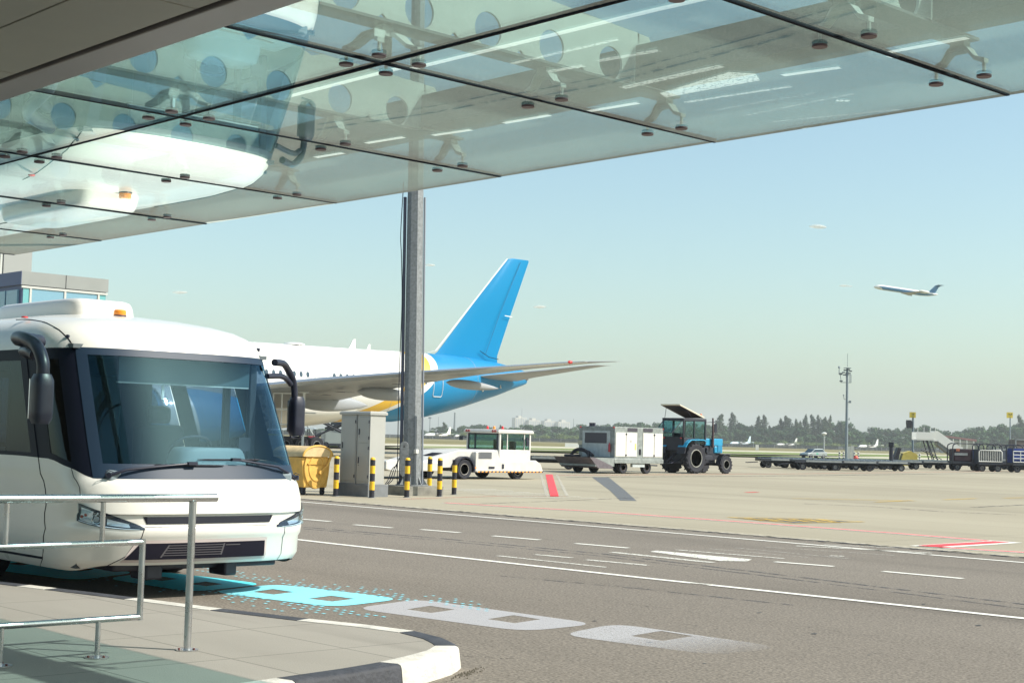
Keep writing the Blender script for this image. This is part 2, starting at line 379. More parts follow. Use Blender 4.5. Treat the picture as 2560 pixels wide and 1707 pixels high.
def strip(pts, wd, mt, z=Z1, name='road_marking'):
    mb = MB(); pts = [Vector((p[0], p[1], 0)) for p in pts]; vs = []
    for i, p in enumerate(pts):
        d = (pts[min(i+1, len(pts)-1)]-pts[max(i-1, 0)]).normalized(); nrm = Vector((-d.y, d.x, 0))*wd/2
        vs += [(p+nrm).to_tuple()[:2]+(z,), (p-nrm).to_tuple()[:2]+(z,)]
    mb.add(vs, [(2*i, 2*i+1, 2*i+3, 2*i+2) for i in range(len(pts)-1)])
    return struct(mb.build(name, mt, smooth=0))
strip([(-90, 13.35), (-30, 13.28), (-18, 13.28), gp(1600, 1444.5), gp(1732, 1458.5)], .13, PW); strip([gp(1774, 1463), gp(2000, 1487), gp(2560, 1547), (8, 14.6)], .13, PW); strip([gp(1728, 1458), gp(1778, 1462.5)], .10, PWW)
strip([(-90, 20.6), (-30, 20.62), (-12.8, 20.6)], .13, PW); strip([(-12.7, 20.55), (10, 20.75)], .13, PW)
def gl(a, b): return [gp(*a), gp(*b)]
for a, b in (((885, 1312), (980, 1320)), ((1053, 1324), (1150, 1332)), ((1232, 1340), (1349, 1350)), ((1439, 1359), (1571, 1370.5)),
             ((1937, 1405), (2084, 1416.5)), ((2208, 1429), (2407, 1447)), ((755, 1298), (826, 1304))):
    strip(gl(a, b), .13, PW)
strip([(-5.2, 17.3), (-2.2, 17.4)], .13, PW)
def quad(pxs, mt, z=Z1, name='road_marking'):
    return sheet(name, [gp(*p) for p in pxs], z, mt)
# worn zebra bars and arrow remains in the middle of the road
quad([(1625, 1380), (1640, 1377), (1880, 1399), (1868, 1404), (1800, 1403)], PWZ)
for a, b, wd, mt in (((1530, 1381), (1780, 1407), .16, PWW), ((1690, 1375), (1960, 1397), .10, PWW), ((1770, 1372), (2020, 1394), .06, PWF),
                     ((1840, 1370), (2120, 1397), .07, PWF), ((1915, 1368), (2240, 1389), .07, PWF), ((1990, 1365), (2330, 1383), .14, PWW),
                     ((2060, 1362), (2420, 1378), .2, PWF), ((1245, 1390), (1515, 1419), .09, PWW), ((1338, 1387), (1430, 1395), .12, PWW),
                     ((1465, 1400), (1620, 1414), .13, PWW), ((2075, 1390), (2110, 1391), .12, PWW)):
    strip(gl(a, b), wd, mt)
# dark tyre tracks
strip([gp(760, 1318), gp(1100, 1346), gp(1500, 1384), gp(1900, 1431), gp(2300, 1480), gp(2700, 1528)], .09, PB, .007, 'tyre_and_shadow_mark')
strip([gp(760, 1322), gp(1100, 1351), gp(1500, 1390), gp(1900, 1438), gp(2300, 1489), gp(2700, 1540)], .06, PB, .007, 'tyre_and_shadow_mark')
strip([gp(1250, 1440), gp(1600, 1472), gp(2000, 1515)], .05, PB, .007, 'tyre_and_shadow_mark')
# thin wandering cracks and sealed seams in the asphalt
PCR = paint('crack_dark', (.06, .055, .055), .75, .8, .4)
def crack(a, b, wd, seed, name='road_crack'):
    rd_ = random.Random(seed); A, B = gp(*a), gp(*b); pts = []
    for k in range(41): pts.append(A.lerp(B, k/40)+Vector((rd_.uniform(-.02, .02), rd_.uniform(-.035, .035), 0)))
    strip(pts, wd, PCR, .0065, name)
for i_, (a, b, w_) in enumerate((((780, 1400), (1700, 1478), .03), ((1500, 1500), (2560, 1640), .025), ((1180, 1330), (2400, 1452), .03), ((820, 1275), (2300, 1390), .04), ((1130, 1640), (1290, 1648), .02), ((1700, 1560), (2560, 1690), .02))): crack(a, b, w_, i_)
for i_ in range(9):
    p_ = gp(1350+i_*137 % 1150, 1500+(i_*53) % 180); s_ = .012+.006*(i_ % 3)
    sheet('oil_spot', [(p_.x+s_*math.cos(k*.9), p_.y+s_*1.6*math.sin(k*.9)) for k in range(7)], .0068, mat('oil_black', (.02, .02, .02), .5))
# apron markings beyond the joint
rp = [gp(1112, 1257), gp(1500, 1279.5), gp(1900, 1308), gp(2250, 1334), gp(2470, 1352)]
strip(rp, .34, PW, .006); strip(rp, .15, PR, Z1)
rz = [gp(2520, 1354), gp(2310, 1367)]; strip(rz, .55, PW, .006); strip([gp(2505, 1354.5), gp(2325, 1365)], .32, PR, Z1)
rb = [gp(2300, 1364), gp(2440, 1374), gp(2560, 1381), gp(2800, 1398)]; strip(rb, .34, PW, .006); strip(rb, .15, PR, Z1)
strip([gp(1000, 1248), gp(1250, 1240), gp(1420, 1241)], .22, PRF)
quad([(1364, 1186), (1381, 1186), (1397, 1241), (1376, 1241)], PR); 
for a, b in (((1352, 1187), (1368, 1240)), ((1392, 1187), (1418, 1240))): strip(gl(a, b), .10, PWF)
quad([(1480, 1193), (1522, 1193), (1562, 1225), (1592, 1252), (1550, 1251), (1525, 1226)], PATCH, .005, 'asphalt_patch')
for k in range(7):
    a = (1100+k*28, 1222+k*3.4); b = (1240+k*42, 1223.5+k*3.6); strip(gl(a, b), .24-.012*k, PWW)
strip([gp(1187, 1260), gp(1596, 1244)], .12, PB, .007, 'tyre_and_shadow_mark')  # thin cast shadow line, painted dark onto the apron
strip([gp(1420, 1193), gp(2000, 1189), gp(2560, 1181)], .5, PB, .007, 'tyre_and_shadow_mark')
strip([gp(1380, 1188), gp(2000, 1184), (gp(2560, 1177))], .6, PRF, .008)
strip([gp(2010, 1259), gp(2180, 1266), gp(2360, 1279), gp(2540, 1287)], .14, PB, .007, 'tyre_and_shadow_mark')
strip([gp(2430, 1268), gp(2560, 1262)], .2, PB, .007, 'tyre_and_shadow_mark')
for a, b in (((1980, 1246), (2290, 1252)), ((2190, 1255), (2280, 1251)), ((2360, 1249), (2440, 1246)), ((2510, 1245), (2600, 1243))): strip(gl(a, b), .2, PY)
strip(gl((1865, 1231), (1895, 1230)), .2, PR)
# yellow outlined stand number on a dark patch
bq = [(1820, 1293), (2018, 1296), (2160, 1304.5), (1985, 1308)]
quad([(1830, 1294), (2015, 1296.5), (2130, 1304), (1985, 1307.5)], PATCH, .005)
for i in range(4): strip([gp(*bq[i]), gp(*bq[(i+1) % 4])], .12, PY, Z1)
for k in range(6):
    x = 1868+k*36; strip(gl((x, 1295.5+k*.6), (x+46, 1302+k*.9)), .22, PY, Z1)
# cyan and pale lilac tile graphic painted on the road, with its field of small dashes
CY = paint('cyan_paint', (.10, .80, .93), -.4, 6, 1, .6); CY2 = paint('pale_cyan_paint', (.26, .78, .90), -.3, 6, .93)
LIL = paint('lilac_paint', (.66, .66, .69), .1, 9, .48); LIL2 = paint('worn_lilac_paint', (.66, .66, .68), .25, 9, .50, fade=(-8.55, -7.35))
def rounded(pts, rad, n=6):
    out_ = []
    N = len(pts)
    for i in range(N):
        p, a, b = pts[i], pts[i-1], pts[(i+1) % N]
        da = (a-p); db = (b-p); la, lb = da.length, db.length; ra = min(rad, la*.45, lb*.45)
        s0 = p+da.normalized()*ra; s1 = p+db.normalized()*ra
        for k in range(n+1):
            t = k/n; out_.append(s0*(1-t)**2+p*2*t*(1-t)+s1*t*t)
    return out_
def tile(corn, holes, mt, zz=.0085):
    """rounded tile with square openings cut by slicing it into a grid of cells"""
    import bmesh
    P = [Vector((gp(*c).x, gp(*c).y, 0)) for c in corn]
    poly = rounded(P, .30)
    bm = bmesh.new(); f = bm.faces.new([bm.verts.new((p.x, p.y, zz)) for p in poly])
    for H in holes:
        Q = [Vector((gp(*c).x, gp(*c).y, zz)) for c in H]
        for i in range(4):
            a, b = Q[i], Q[(i+1) % 4]; d = (b-a).normalized(); nn = Vector((-d.y, d.x, 0))
            bmesh.ops.bisect_plane(bm, geom=bm.verts[:]+bm.edges[:]+bm.faces[:], plane_co=a, plane_no=nn)
        cen = sum(Q, Vector())/4
        dele = []
        for f in bm.faces:
            c = f.calc_center_median(); ins = True
            for i in range(4):
                a, b = Q[i], Q[(i+1) % 4]
                s1 = (b-a).cross(c-a).z; s2 = (b-a).cross(cen-a).z
                if s1*s2 < 0: ins = False
            if ins: dele.append(f)
        bmesh.ops.delete(bm, geom=dele, context='FACES')
    bmesh.ops.recalc_face_normals(bm, faces=bm.faces)
    me = bpy.data.meshes.new('road_marking'); bm.to_mesh(me); bm.free(); me.materials.append(mt)
    if me.polygons[0].normal.z < 0: me.flip_normals()
    o = bpy.data.objects.new('road_marking', me); sc.collection.objects.link(o); return struct(o)
def dia(cx, cy_, a=52, b=9.5): return [(cx-a, cy_), (cx-.02*a, cy_-b), (cx+a, cy_+.5), (cx+.02*a, cy_+b)]
tile([(-330, 1385), (-200, 1362), (345, 1432), (190, 1452)], [dia(200, 1424, 36, 4.5), dia(50, 1410, 34, 4)], CY)
tile([(262, 1447), (395, 1429), (665, 1461), (480, 1481)], [dia(405, 1447.5, 40, 5.5), dia(515, 1460.5, 42, 5.8)], CY)
tile([(522, 1480), (690, 1461), (1008, 1498), (835, 1519)], [dia(683, 1480.5, 52, 7), dia(829, 1497.5, 58, 7.5)], CY2)
tile([(882, 1522), (1045, 1499), (1495, 1561), (1310, 1580)], [dia(1077, 1524.5, 60, 9), dia(1285, 1549, 66, 10)], LIL)
tile([(1398, 1588), (1540, 1560), (1960, 1620), (1790, 1640)], [dia(1655, 1591, 78, 12.5)], LIL2)
mb = MB(); rd = random.Random(5)
for side, (y0, y1) in enumerate(((7.45, 8.45), (9.30, 10.0))):
    x = -16.5
    while x < -9.6:
        yy = y0
        while yy < y1:
            base = 8.42+(x+12)*.06 if side == 0 else 9.32+(x+12)*.10
            dist = (base-yy) if side == 0 else (yy-base)
            if dist > .03 and rd.random() < 1.0-dist*1.35 and x < -10.4-dist*1.4:
                s = .023*(1-dist*.35); mb.add([(x-s, yy-s*.8, .0085), (x+s, yy-s*.8, .0085), (x+s, yy+s*.8, .0085), (x-s, yy+s*.8, .0085)], [(0, 1, 2, 3)])
            yy += .105
        x += .115
struct(mb.build('road_marking', CY2, smooth=0), 'stuff')
# cyan halo between tile 1 and 2 is thin paint
# pavement island with black and white kerb stones
inner = [(-34, 1.6), (-22, 4.25), (-16, 5.55), (-13.41, 6.12), (-12.08, 6.42), (-10.73, 6.68), (-9.82, 6.89), (-9.27, 7.06), (-8.84, 7.13), (-8.47, 7.06),
         (-8.17, 6.92), (-8.01, 6.72), (-7.87, 6.42), (-7.74, 6.06), (-7.66, 5.7), (-7.60, 5.29), (-7.55, 4.98), (-7.45, 4), (-7.3, 2.5), (-7.1, 0), (-6.9, -4)]
iv = [Vector((a, b, 0)) for a, b in inner]
sheet('pavement', inner+[(-34, -4)], .15, PAVE)
ov = []
for i, p in enumerate(iv):
    d = (iv[min(i+1, len(iv)-1)]-iv[max(i-1, 0)]).normalized(); ov.append(p+Vector((-d.y, d.x, 0))*.17)
def kerbring(i, t=0.0):
    p = iv[i].lerp(iv[min(i+1, len(iv)-1)], t); q = ov[i].lerp(ov[min(i+1, len(iv)-1)], t); dn = (q-p).normalized()
    return [(p.x, p.y, -.02), (p.x, p.y, .154), (q.x-dn.x*.03, q.y-dn.y*.03, .156), (q.x-dn.x*.008, q.y-dn.y*.008, .147), (q.x, q.y, .128), (q.x+dn.x*.02, q.y+dn.y*.02, -.02)]
KW = mat('kerb_white_paint', (.58, .55, .49), .75, var=.22, vs=7, bump=.5, bs=30)
KB = mat('kerb_black_paint', (.045, .046, .055), .7, var=.35, vs=7, bump=.5, bs=30)
# stones: start/end as fractional positions along the outline, alternating colours
L_ = [0]
for i in range(1, len(iv)): L_.append(L_[-1]+(iv[i]-iv[i-1]).length)
def at_len(s):
    s = max(0, min(L_[-1]-1e-4, s))
    for i in range(len(L_)-1):
        if L_[i+1] > s: return i+(s-L_[i])/(L_[i+1]-L_[i])
    return len(L_)-1.001
def len_near(pt):
    best = (9e9, 0); s = 0
    while s < L_[-1]:
        k = at_len(s); p = iv[int(k)].lerp(iv[int(k)+1], k-int(k)); d = (p-Vector(pt)).length
        if d < best[0]: best = (d, s)
        s += .02
    return best[1]
marks = [gp(*q, .15) for q in ((15, 1467), (130, 1472), (315, 1497), (535, 1524), (742, 1551), (1000, 1581), (1088, 1614), (950, 1655), (690, 1695))]
cuts = [len_near((q.x, q.y, 0)) for q in marks]
cuts = [cuts[0]-2.4*k for k in range(8, 0, -1) if cuts[0]-2.4*k > 0]+cuts
c = cuts[-1]
while c+1.0 < L_[-1]: c += 1.0; cuts.append(c)
k0 = cuts.index(len_near((marks[7].x, marks[7].y, 0)))      # this one starts a black stone towards the camera
for i in range(len(cuts)-1):
    a, b = cuts[i]+.004, cuts[i+1]-.004; nseg = max(2, int((b-a)/.12)); rings = []
    for j in range(nseg+1):
        k = at_len(a+(b-a)*j/nseg); rings.append(kerbring(int(k), k-int(k)))
    black = (i-k0) % 2 == 0
    struct(MB().loft(rings).build('kerb', KB if black else KW, smooth=45))
# loose gravel where the corner stone meets the road
mb = MB()
for k in range(90):
    a = rd.gauss(0, .11); b = abs(rd.gauss(0, .05)); x, y = -7.83+a*.5+b, 6.86-a*1.0+b*.3; s = rd.uniform(.003, .011)
    mb.add([(x-s, y, .005), (x, y-s, .005), (x+s, y, .005), (x, y+s, .005), (x, y, .005+s*1.3)], [(0, 1, 4), (1, 2, 4), (2, 3, 4), (3, 0, 4)])
struct(mb.build('gravel', mat('gravel_dark', (.12, .105, .08), .9, var=.5, vs=40), smooth=0), 'stuff')
# ================================================================== GLASS CANOPY OF THE TERMINAL
H = 4.03
canopy = thing('glass_canopy', 'large overhead terminal canopy of point-fixed greenish glass panes hung under grey steel fins', 'canopy', (-7.8, 4.76, 4.03))
CO = Vector((-7.8, 4.76, 4.03))
def cl(mb, name, mt, parent=None, **k):
    o = mb.build(name, mt, parent or canopy, **k)
    if parent is None or parent == canopy: o.matrix_parent_inverse = Matrix.Translation(-CO)
    return o
PANE = glass('canopy_glass', (.71, .87, .87), 1.4, 0, .0011, wscale=.45, dust=.05)
PSIDE = mat('glass_edge_dark', (.03, .06, .06), .3)
FIN = mat('fin_grey_paint', (.56, .57, .50), .55, var=.08, vs=3)
FIND = mat('purlin_grey_paint', (.14, .155, .14), .6, var=.12, vs=3)
SOFF = mat('soffit_metal', (.46, .435, .39), .5, metal=.0, var=.10, vs=2.5)
FASC = mat('fascia_metal', (.42, .39, .40), .4, metal=.35, var=.08, vs=2)
DISC = mat('fixing_disc_steel', (.16, .10, .11), .4, metal=.4)
JX = [-5.24-2.57*k for k in range(-3, 7)]
rd = random.Random(11)
for i in range(len(JX)-1):
    for (y0, y1) in ((4.765, 6.005), (6.025, 9.42)):
        x1, x0 = JX[i]-.010, JX[i+1]+.010
        p = MB().box(x0, x1, y0, y1, 4.030, 4.050)
        o = cl(p, 'glass_pane', [PANE, PSIDE], smooth=0)
        for f in o.data.polygons: f.material_index = 0 if abs(f.normal.z) > .9 else 1
        # panes never sit perfectly flush: each is tipped by a fraction of a degree
        ax, ay = rd.uniform(-.0022, .0022), rd.uniform(-.0022, .0022); cx_, cy_ = (x0+x1)/2, (y0+y1)/2
        for v in o.data.vertices: v.co.z += (v.co.x-cx_)*ax+(v.co.y-cy_)*ay
for x in JX: cl(MB().box(x-.0125, x+.0125, 4.76, 9.41, 4.024, 4.056), 'joint_seal', DARK, smooth=0)
cl(MB().box(JX[-1], JX[0], 6.003, 6.027, 4.0245, 4.0545), 'joint_seal', DARK, smooth=0)
def fin_plate(x, t):
    """plate in the y-z plane with round holes and a sloping nose"""
    mb = MB(); zb = 4.30
    def zt(y): return 4.72+(8.55-y)*.055
    hs = [8.16-.62*k for k in range(6)]; n_ = 24; r = .125
    ys = [(h+.31, h-.31) for h in hs]
    for sx in (-t/2, t/2):
        for h, (ya, yb) in zip(hs, ys):
            zc = zb+.14; pts = []; outer = []
            for k in range(n_):
                a = 2*math.pi*k/n_; cy_, cz = math.cos(a), math.sin(a); pts.append((x+sx, h+r*cy_, zc+r*cz))
                # where the ray leaves the cell
                tt = min((.31/abs(cy_)) if abs(cy_) > 1e-6 else 9e9, ((zc-zb)/-cz) if cz < -1e-6 else 9e9, ((zt(h+cy_*.3)-zc)/cz) if cz > 1e-6 else 9e9)
                outer.append((x+sx, h+cy_*tt, zc+cz*tt))
            mb.add(pts+outer, [(k, (k+1) % n_, n_+(k+1) % n_, n_+k) for k in range(n_)])
            # corners left over by the ray cut
            for ysg in (.31, -.31):
                mb.add([(x+sx, h+ysg, zb), (x+sx, h+ysg*.999, zb+.02), (x+sx, h+ysg*.93, zb)], [(0, 1, 2)])
        ye = hs[0]+.31
        mb.add([(x+sx, ye, zb), (x+sx, 8.82, zb), (x+sx, 8.58, zt(8.58)), (x+sx, ye, zt(ye))], [(0, 1, 2, 3)])
        ye = hs[-1]-.31
        mb.add([(x+sx, ye, zb), (x+sx, 4.5, zb), (x+sx, 4.5, zt(4.5)), (x+sx, ye, zt(ye))], [(0, 1, 2, 3)])
    for h in hs:       # hole walls
        pts = [(x+sx, h+r*math.cos(2*math.pi*k/n_), zb+.14+r*math.sin(2*math.pi*k/n_)) for sx in (-t/2, t/2) for k in range(n_)]
        mb.add(pts, [(k, (k+1) % n_, n_+(k+1) % n_, n_+k) for k in range(n_)])
    mb.add([(x-t/2, 8.82, zb), (x+t/2, 8.82, zb), (x+t/2, 8.58, zt(8.58)), (x-t/2, 8.58, zt(8.58))], [(0, 1, 2, 3)])
    mb.add([(x-t/2, 8.58, zt(8.58)), (x+t/2, 8.58, zt(8.58)), (x+t/2, 4.5, zt(4.5)), (x-t/2, 4.5, zt(4.5))], [(0, 1, 2, 3)])
    return mb
for x in JX:
    f = cl(fin_plate(x, .02), 'fin', FIN, smooth=0)
    MB().box(x-.10, x+.10, 4.5, 8.86, 4.278, 4.297).build('flange', FIND, f, smooth=0)
for i in range(len(JX)-1):     # purlins between the fins
    a, b = JX[i+1]+.02, JX[i]-.02
    cl(MB().box(a, b, 8.42, 8.80, 4.335, 4.35).box(a, b, 8.42, 8.435, 4.35, 4.62).box(a, b, 8.785, 8.80, 4.35, 4.50), 'purlin', FIND, smooth=0)
for x in JX:                   # spider brackets: arms carrying round fixings just under the glass
    for yy, dys in ((6.01, (-.165, .165)), (7.49, (0,)), (8.79, (0,))):
        mb = MB()
        for dy in dys:
            for sx in (-1, 1):
                vs = []
                for (px_, py_, pz_, hw_) in ((x, yy, 4.262, .05), (x+sx*.07, yy+dy*.5, 4.225, .045), (x+sx*.12, yy+dy*.8, 4.16, .035), (x+sx*.19, yy+dy, 4.135, .028)):
                    vs.append([(px_, py_-hw_, pz_), (px_, py_+hw_, pz_), (px_, py_+hw_, pz_-.03), (px_, py_-hw_, pz_-.03)])
                mb.loft(vs)
                mb.cyl((x+sx*.175, yy+dy, 4.12), (x+sx*.175, yy+dy, 4.052), .012, n=8)
        mb.box(x-.05, x+.05, yy-.04, yy+.04, 4.20, 4.276)
        br = cl(mb, 'spider_bracket', FIN, smooth=0)
        for dy in dys:
            for sx in (-1, 1):
                MB().lathe([(.036, 4.031), (.048, 4.027), (.048, 4.016), (.045, 4.012), (.001, 4.012)], (x+sx*.175, yy+dy, 0), 'z', 20).build('fixing_disc', DISC, br)
cl(MB().box(JX[-1], JX[0], 4.50, 4.755, 3.995, 4.06), 'fascia', FASC, smooth=0, bevel=.006)
cl(MB().box(JX[-1], JX[0], 4.455, 4.495, 4.03, 4.35), 'fascia', DARK, smooth=0)
for i in range(12):
    for j, (ya, yb) in enumerate(((3.86, 4.445), (2.9, 3.845), (1.9, 2.885), (.9, 1.885), (-.2, .885), (-1.4, -.215), (-2.8, -1.415))):
        a = JX[0]-i*2.35-(.0 if j % 2 else .6)
        cl(MB().box(a-2.34, a, ya, yb, 4.0, 4.03), 'soffit_panel', SOFF, smooth=0, bevel=.004)
cl(MB().box(JX[-1]-3, JX[0]+1, -3.0, 4.44, 4.034, 4.8), 'roof_slab', FASC, smooth=0)

# the canopy is modelled at 4/3 size above; bring it to its real size: underside 3.43 m above the road
KC = .753
CN = Vector((CO.x*KC, CO.y*KC, 1.6+(CO.z-1.6)*KC)); canopy.location = CN
def shrink(o):
    if o.data.users == 1 or not o.data.get('done'):
        for v in o.data.vertices: v.co = (v.co.x*KC, v.co.y*KC, 1.6+(v.co.z-1.6)*KC)
        o.data['done'] = 1
    for md in o.modifiers: md.width *= KC
    for c in kids(o): shrink(c)
for o in kids(canopy): o.matrix_parent_inverse = Matrix.Translation(-CN); shrink(o)
# ================================================================== AIRPORT BUS
BO = Vector((-12.55, 7.88, 0))
bus = thing('airport_bus', 'white low-floor airport bus with big blue-tinted windscreen and black mirror arms beside the kerb', 'bus', BO)
#        z,    xf,   hw,   corner
PROF = [(.24, -.26, 1.17, .8), (.28, -.17, 1.20, .8), (.34, -.09, 1.225, .8), (.40, -.045, 1.24, .8), (.56, -.045, 1.247, .8), (.60, -.012, 1.25, .8), (.665, .0, 1.25, .8), (.70, -.012, 1.25, .8),
        (.715, -.035, 1.25, .8), (.80, -.035, 1.25, .8), (.815, -.006, 1.25, .8), (.93, -.02, 1.25, .8), (1.05, -.055, 1.25, .8), (1.10, -.10, 1.25, .8), (1.14, -.16, 1.248, .8), (1.5, -.33, 1.235, .8), (1.9, -.515, 1.215, .8),
        (2.36, -.735, 1.185, .8), (2.42, -.765, 1.18, .8), (2.50, -.83, 1.165, .82), (2.58, -.93, 1.13, .85), (2.65, -1.08, 1.06, .9), (2.71, -1.3, .95, 1.0), (2.765, -1.62, .78, 1.1), (2.81, -2.0, .55, 1.1), (2.835, -2.4, .3, 1.0), (2.845, -2.8, .02, .8)]
PROF = [(z if z < 2.45 else 2.42+(z-2.42)*.93, a, h+.02 if h > .9 else h*1.02, c) for z, a, h, c in PROF]
def interp(z):
    if z <= PROF[0][0]: return PROF[0][1:]
    for a, b in zip(PROF, PROF[1:]):
        if z <= b[0]:
            t = (z-a[0])/(b[0]-a[0]); return tuple(a[k]+(b[k]-a[k])*t for k in (1, 2, 3))
    return PROF[-1][1:]
def S(t, z, off=0.0):
    """bus skin: t = degrees round the nose, beyond +-90 it runs back along the side (10 units = 1 m)"""
    xf, hw, a = interp(z); xf += off; hw += off
    if abs(t) <= 90:
        c_, s_ = math.cos(R(t)), math.sin(R(t)); x = xf-a+a*abs(c_)**(2/3.); y = hw*math.copysign(abs(s_)**(2/3.), t)
    else:
        x = xf-a-(abs(t)-90)*.1; y = math.copysign(hw, t)
    return (x, y, z)
def ty(ratio): return math.degrees(math.asin(min(1, abs(ratio))**1.5))*(1 if ratio > 0 else -1)
def sm(a, b, x): t = max(0, min(1, (x-a)/(b-a))); return t*t*(3-2*t)
def zA(t): t = abs(t); return 1.135+.09*sm(54, 76, t)+.085*sm(72, 96, t)
def zB(t): return .34-.07*sm(45, 75, abs(t))
T1 = 228
def trange(a, b, stp=3.0, sidestp=6.0):
    ts = [a]; t = a
    while t < b-1e-6:
        st = stp if abs(t) < 90 or abs(t+stp) < 90 else sidestp
        nt_ = t+st
        if t < -90 < nt_: nt_ = -90
        if t < 90 < nt_: nt_ = 90
        t = min(b, nt_); ts.append(t)
    return ts
def patch(ts, zlo, zhi, nv, off=0.0, mb=None, zs=None):
    mb = mb or MB(); vs = []
    for j in range(nv+1):
        for t in ts:
            a, b = zlo(t), zhi(t); vs.append(S(t, a+(b-a)*j/nv, off))
    n_ = len(ts)
    return mb.add(vs, [(j*n_+i, j*n_+i+1, (j+1)*n_+i+1, (j+1)*n_+i) for j in range(nv) for i in range(n_-1)])
def ribbon(pts, wd, off=.003, mb=None, n_=14):
    """thin strip lying on the skin along a path of (t, z)"""
    mb = mb or MB(); P = []
    for a, b in zip(pts, pts[1:]):
        for k in range(n_): P.append((a[0]+(b[0]-a[0])*k/n_, a[1]+(b[1]-a[1])*k/n_))
    P.append(pts[-1]); Q = [Vector(S(t, z, off)) for t, z in P]; vs = []
    for i, q in enumerate(Q):
        d = (Q[min(i+1, len(Q)-1)]-Q[max(i-1, 0)]).normalized(); t, z = P[i]
        nrm = (Vector(S(t, z, off+.1))-Vector(S(t, z, off))).normalized(); s = d.cross(nrm).normalized()*wd/2
        vs += [q+s, q-s]
    return mb.add(vs, [(2*i, 2*i+1, 2*i+3, 2*i+2) for i in range(len(Q)-1)])
# lower body, sampled at the profile heights so that its creases stay crisp
mb = MB(); ts = trange(-T1, T1); zs = [p[0] for p in PROF if p[0] <= 1.1]+[1.12]
vs = []
for k, z in enumerate(zs):
    for t in ts:
        lo, hi = zB(t), zA(t); zz = .24+(z-.24)*(hi-.24)/(1.12-.24) if z > .9 else z
        zz = max(lo, min(hi, zz if k < len(zs)-1 else hi)); vs.append(S(t, zz))
n_ = len(ts); mb.add(vs, [(j*n_+i, j*n_+i+1, (j+1)*n_+i+1, (j+1)*n_+i) for j in range(len(zs)-1) for i in range(n_-1)])
mb.mat(1)
for pts, wd in (([(-92, .27), (-92, 1.30)], .012), ([(-72, 1.22), (-70, 1.05), (-70, .92)], .006), ([(-27.5, .69), (-28.5, .60), (-31, .55)], .007), ([(30, .70), (31, .56), (30, .34)], .008),
                ([(-31, .55), (-36, .43), (-47, .335)], .007), ([(-105, .36), (-92, .36)], .03)):
    ribbon(pts, wd, .002, mb)
# a seam along the top of the bumper
ribbon([(-27, .695), (27, .695)], .006, .001, mb)
body = mb.build('body', [WHITE, DARK], bus, smooth=40)
# roof and cove panels
zt = [p[0] for p in PROF if p[0] >= 2.36]
mb = MB(); vs = [S(t, z) for z in zt for t in ts]
mb.add(vs, [(j*n_+i, j*n_+i+1, (j+1)*n_+i+1, (j+1)*n_+i) for j in range(len(zt)-1) for i in range(n_-1)])
mb.mat(1); ribbon([(-57, 2.37), (-60, 2.45), (-66, 2.54), (-76, 2.62), (-92, 2.70)], .013, .003, mb); ribbon([(64, 2.37), (66, 2.45), (70, 2.55), (78, 2.66), (92, 2.74)], .013, .003, mb)
roof = mb.build('roof', [WHITE, DARK], bus, smooth=60)
for t in (-60, 60):            # little round fittings above the windscreen corners
    p = Vector(S(t, 2.47, 0)); q = Vector(S(t, 2.47, .02)); MB().cyl(p, q, .022, .018, 14).build('marker_socket', BLACKP, roof)
# windscreen: glass plus its black ceramic border
WL, WR = -50, 60
mb = patch(trange(WL, WR), lambda t: 1.27, lambda t: 2.30, 10); ws = mb.build('windscreen', WINGLASS, bus, smooth=60)
fb = MB(); ts2 = trange(WL-5.5, WR+5.5)
patch(ts2, zA, lambda t: 1.272, 2, .004, fb); patch(ts2, lambda t: 2.298, lambda t: 2.368, 2, .004, fb)
for s_ in (-1, 1):
    e_ = WR if s_ > 0 else -WL; a, b = sorted((s_*(e_-3), s_*(e_+5.5))); patch([a, (a+b)/2, b], lambda t: 1.272, lambda t: 2.298, 10, .004, fb)
fb.build('windscreen_border', FRIT, bus, smooth=60)
# pillars and side window band
side = [(-103, -93), (-121, -107), (-139, -125), (-157, -143), (-175, -161), (-193, -179), (-211, -197)]
for s_ in (-1, 1):
    pb = MB()
    a, b = sorted((s_*(65.5 if s_ > 0 else 55.5), s_*71)); patch(trange(a, b), lambda t: zA(t), lambda t: 2.362, 10, .0, pb)
    seg = [(71, 88.5), (93.5, 103.5)]+[(-q[1], -q[0]) for q in side[1:]]
    ops = MB(); prev = 71
    for (a, b) in seg:
        if a > prev: q = sorted((s_*prev, s_*a)); patch([q[0], (q[0]+q[1])/2, q[1]], zA, lambda t: 2.362, 8, 0, pb)
        lo, hi = sorted((s_*a, s_*b)); tt = trange(lo, hi)
        bot = (lambda t: zA(t)+.06); top = (lambda t: 2.25)
        if s_ == -1 and a == 93.5: bot = lambda t: zA(t)+.04
        patch(tt, zA, bot, 1, 0, pb); patch(tt, top, lambda t: 2.362, 1, 0, pb)
        patch(tt, bot, top, 6, -.004).build('side_window', SIDEGLASS, bus, smooth=60)
        prev = b
    q = sorted((s_*prev, s_*T1)); patch(trange(*q), zA, lambda t: 2.362, 4, 0, pb)
    pb.build('window_pillars', mat('window_band_black', (.008, .010, .02), .5, spec=.12), bus, smooth=40)
ribbon([(-92, 1.30), (-92, 2.36)], .012, .004).build('door_gap', DARK, bus, smooth=0)
xb = S(T1, 1)[0]
MB().prism([(y, z) for z, y in ((.3, -1.2), (.3, 1.2), (1.3, 1.24), (2.4, 1.16), (2.7, .95), (2.84, 0), (2.7, -.95), (2.4, -1.16), (1.3, -1.24))], xb-.05, xb+.02, 'x').build('rear_wall', WHITE, bus, smooth=0)
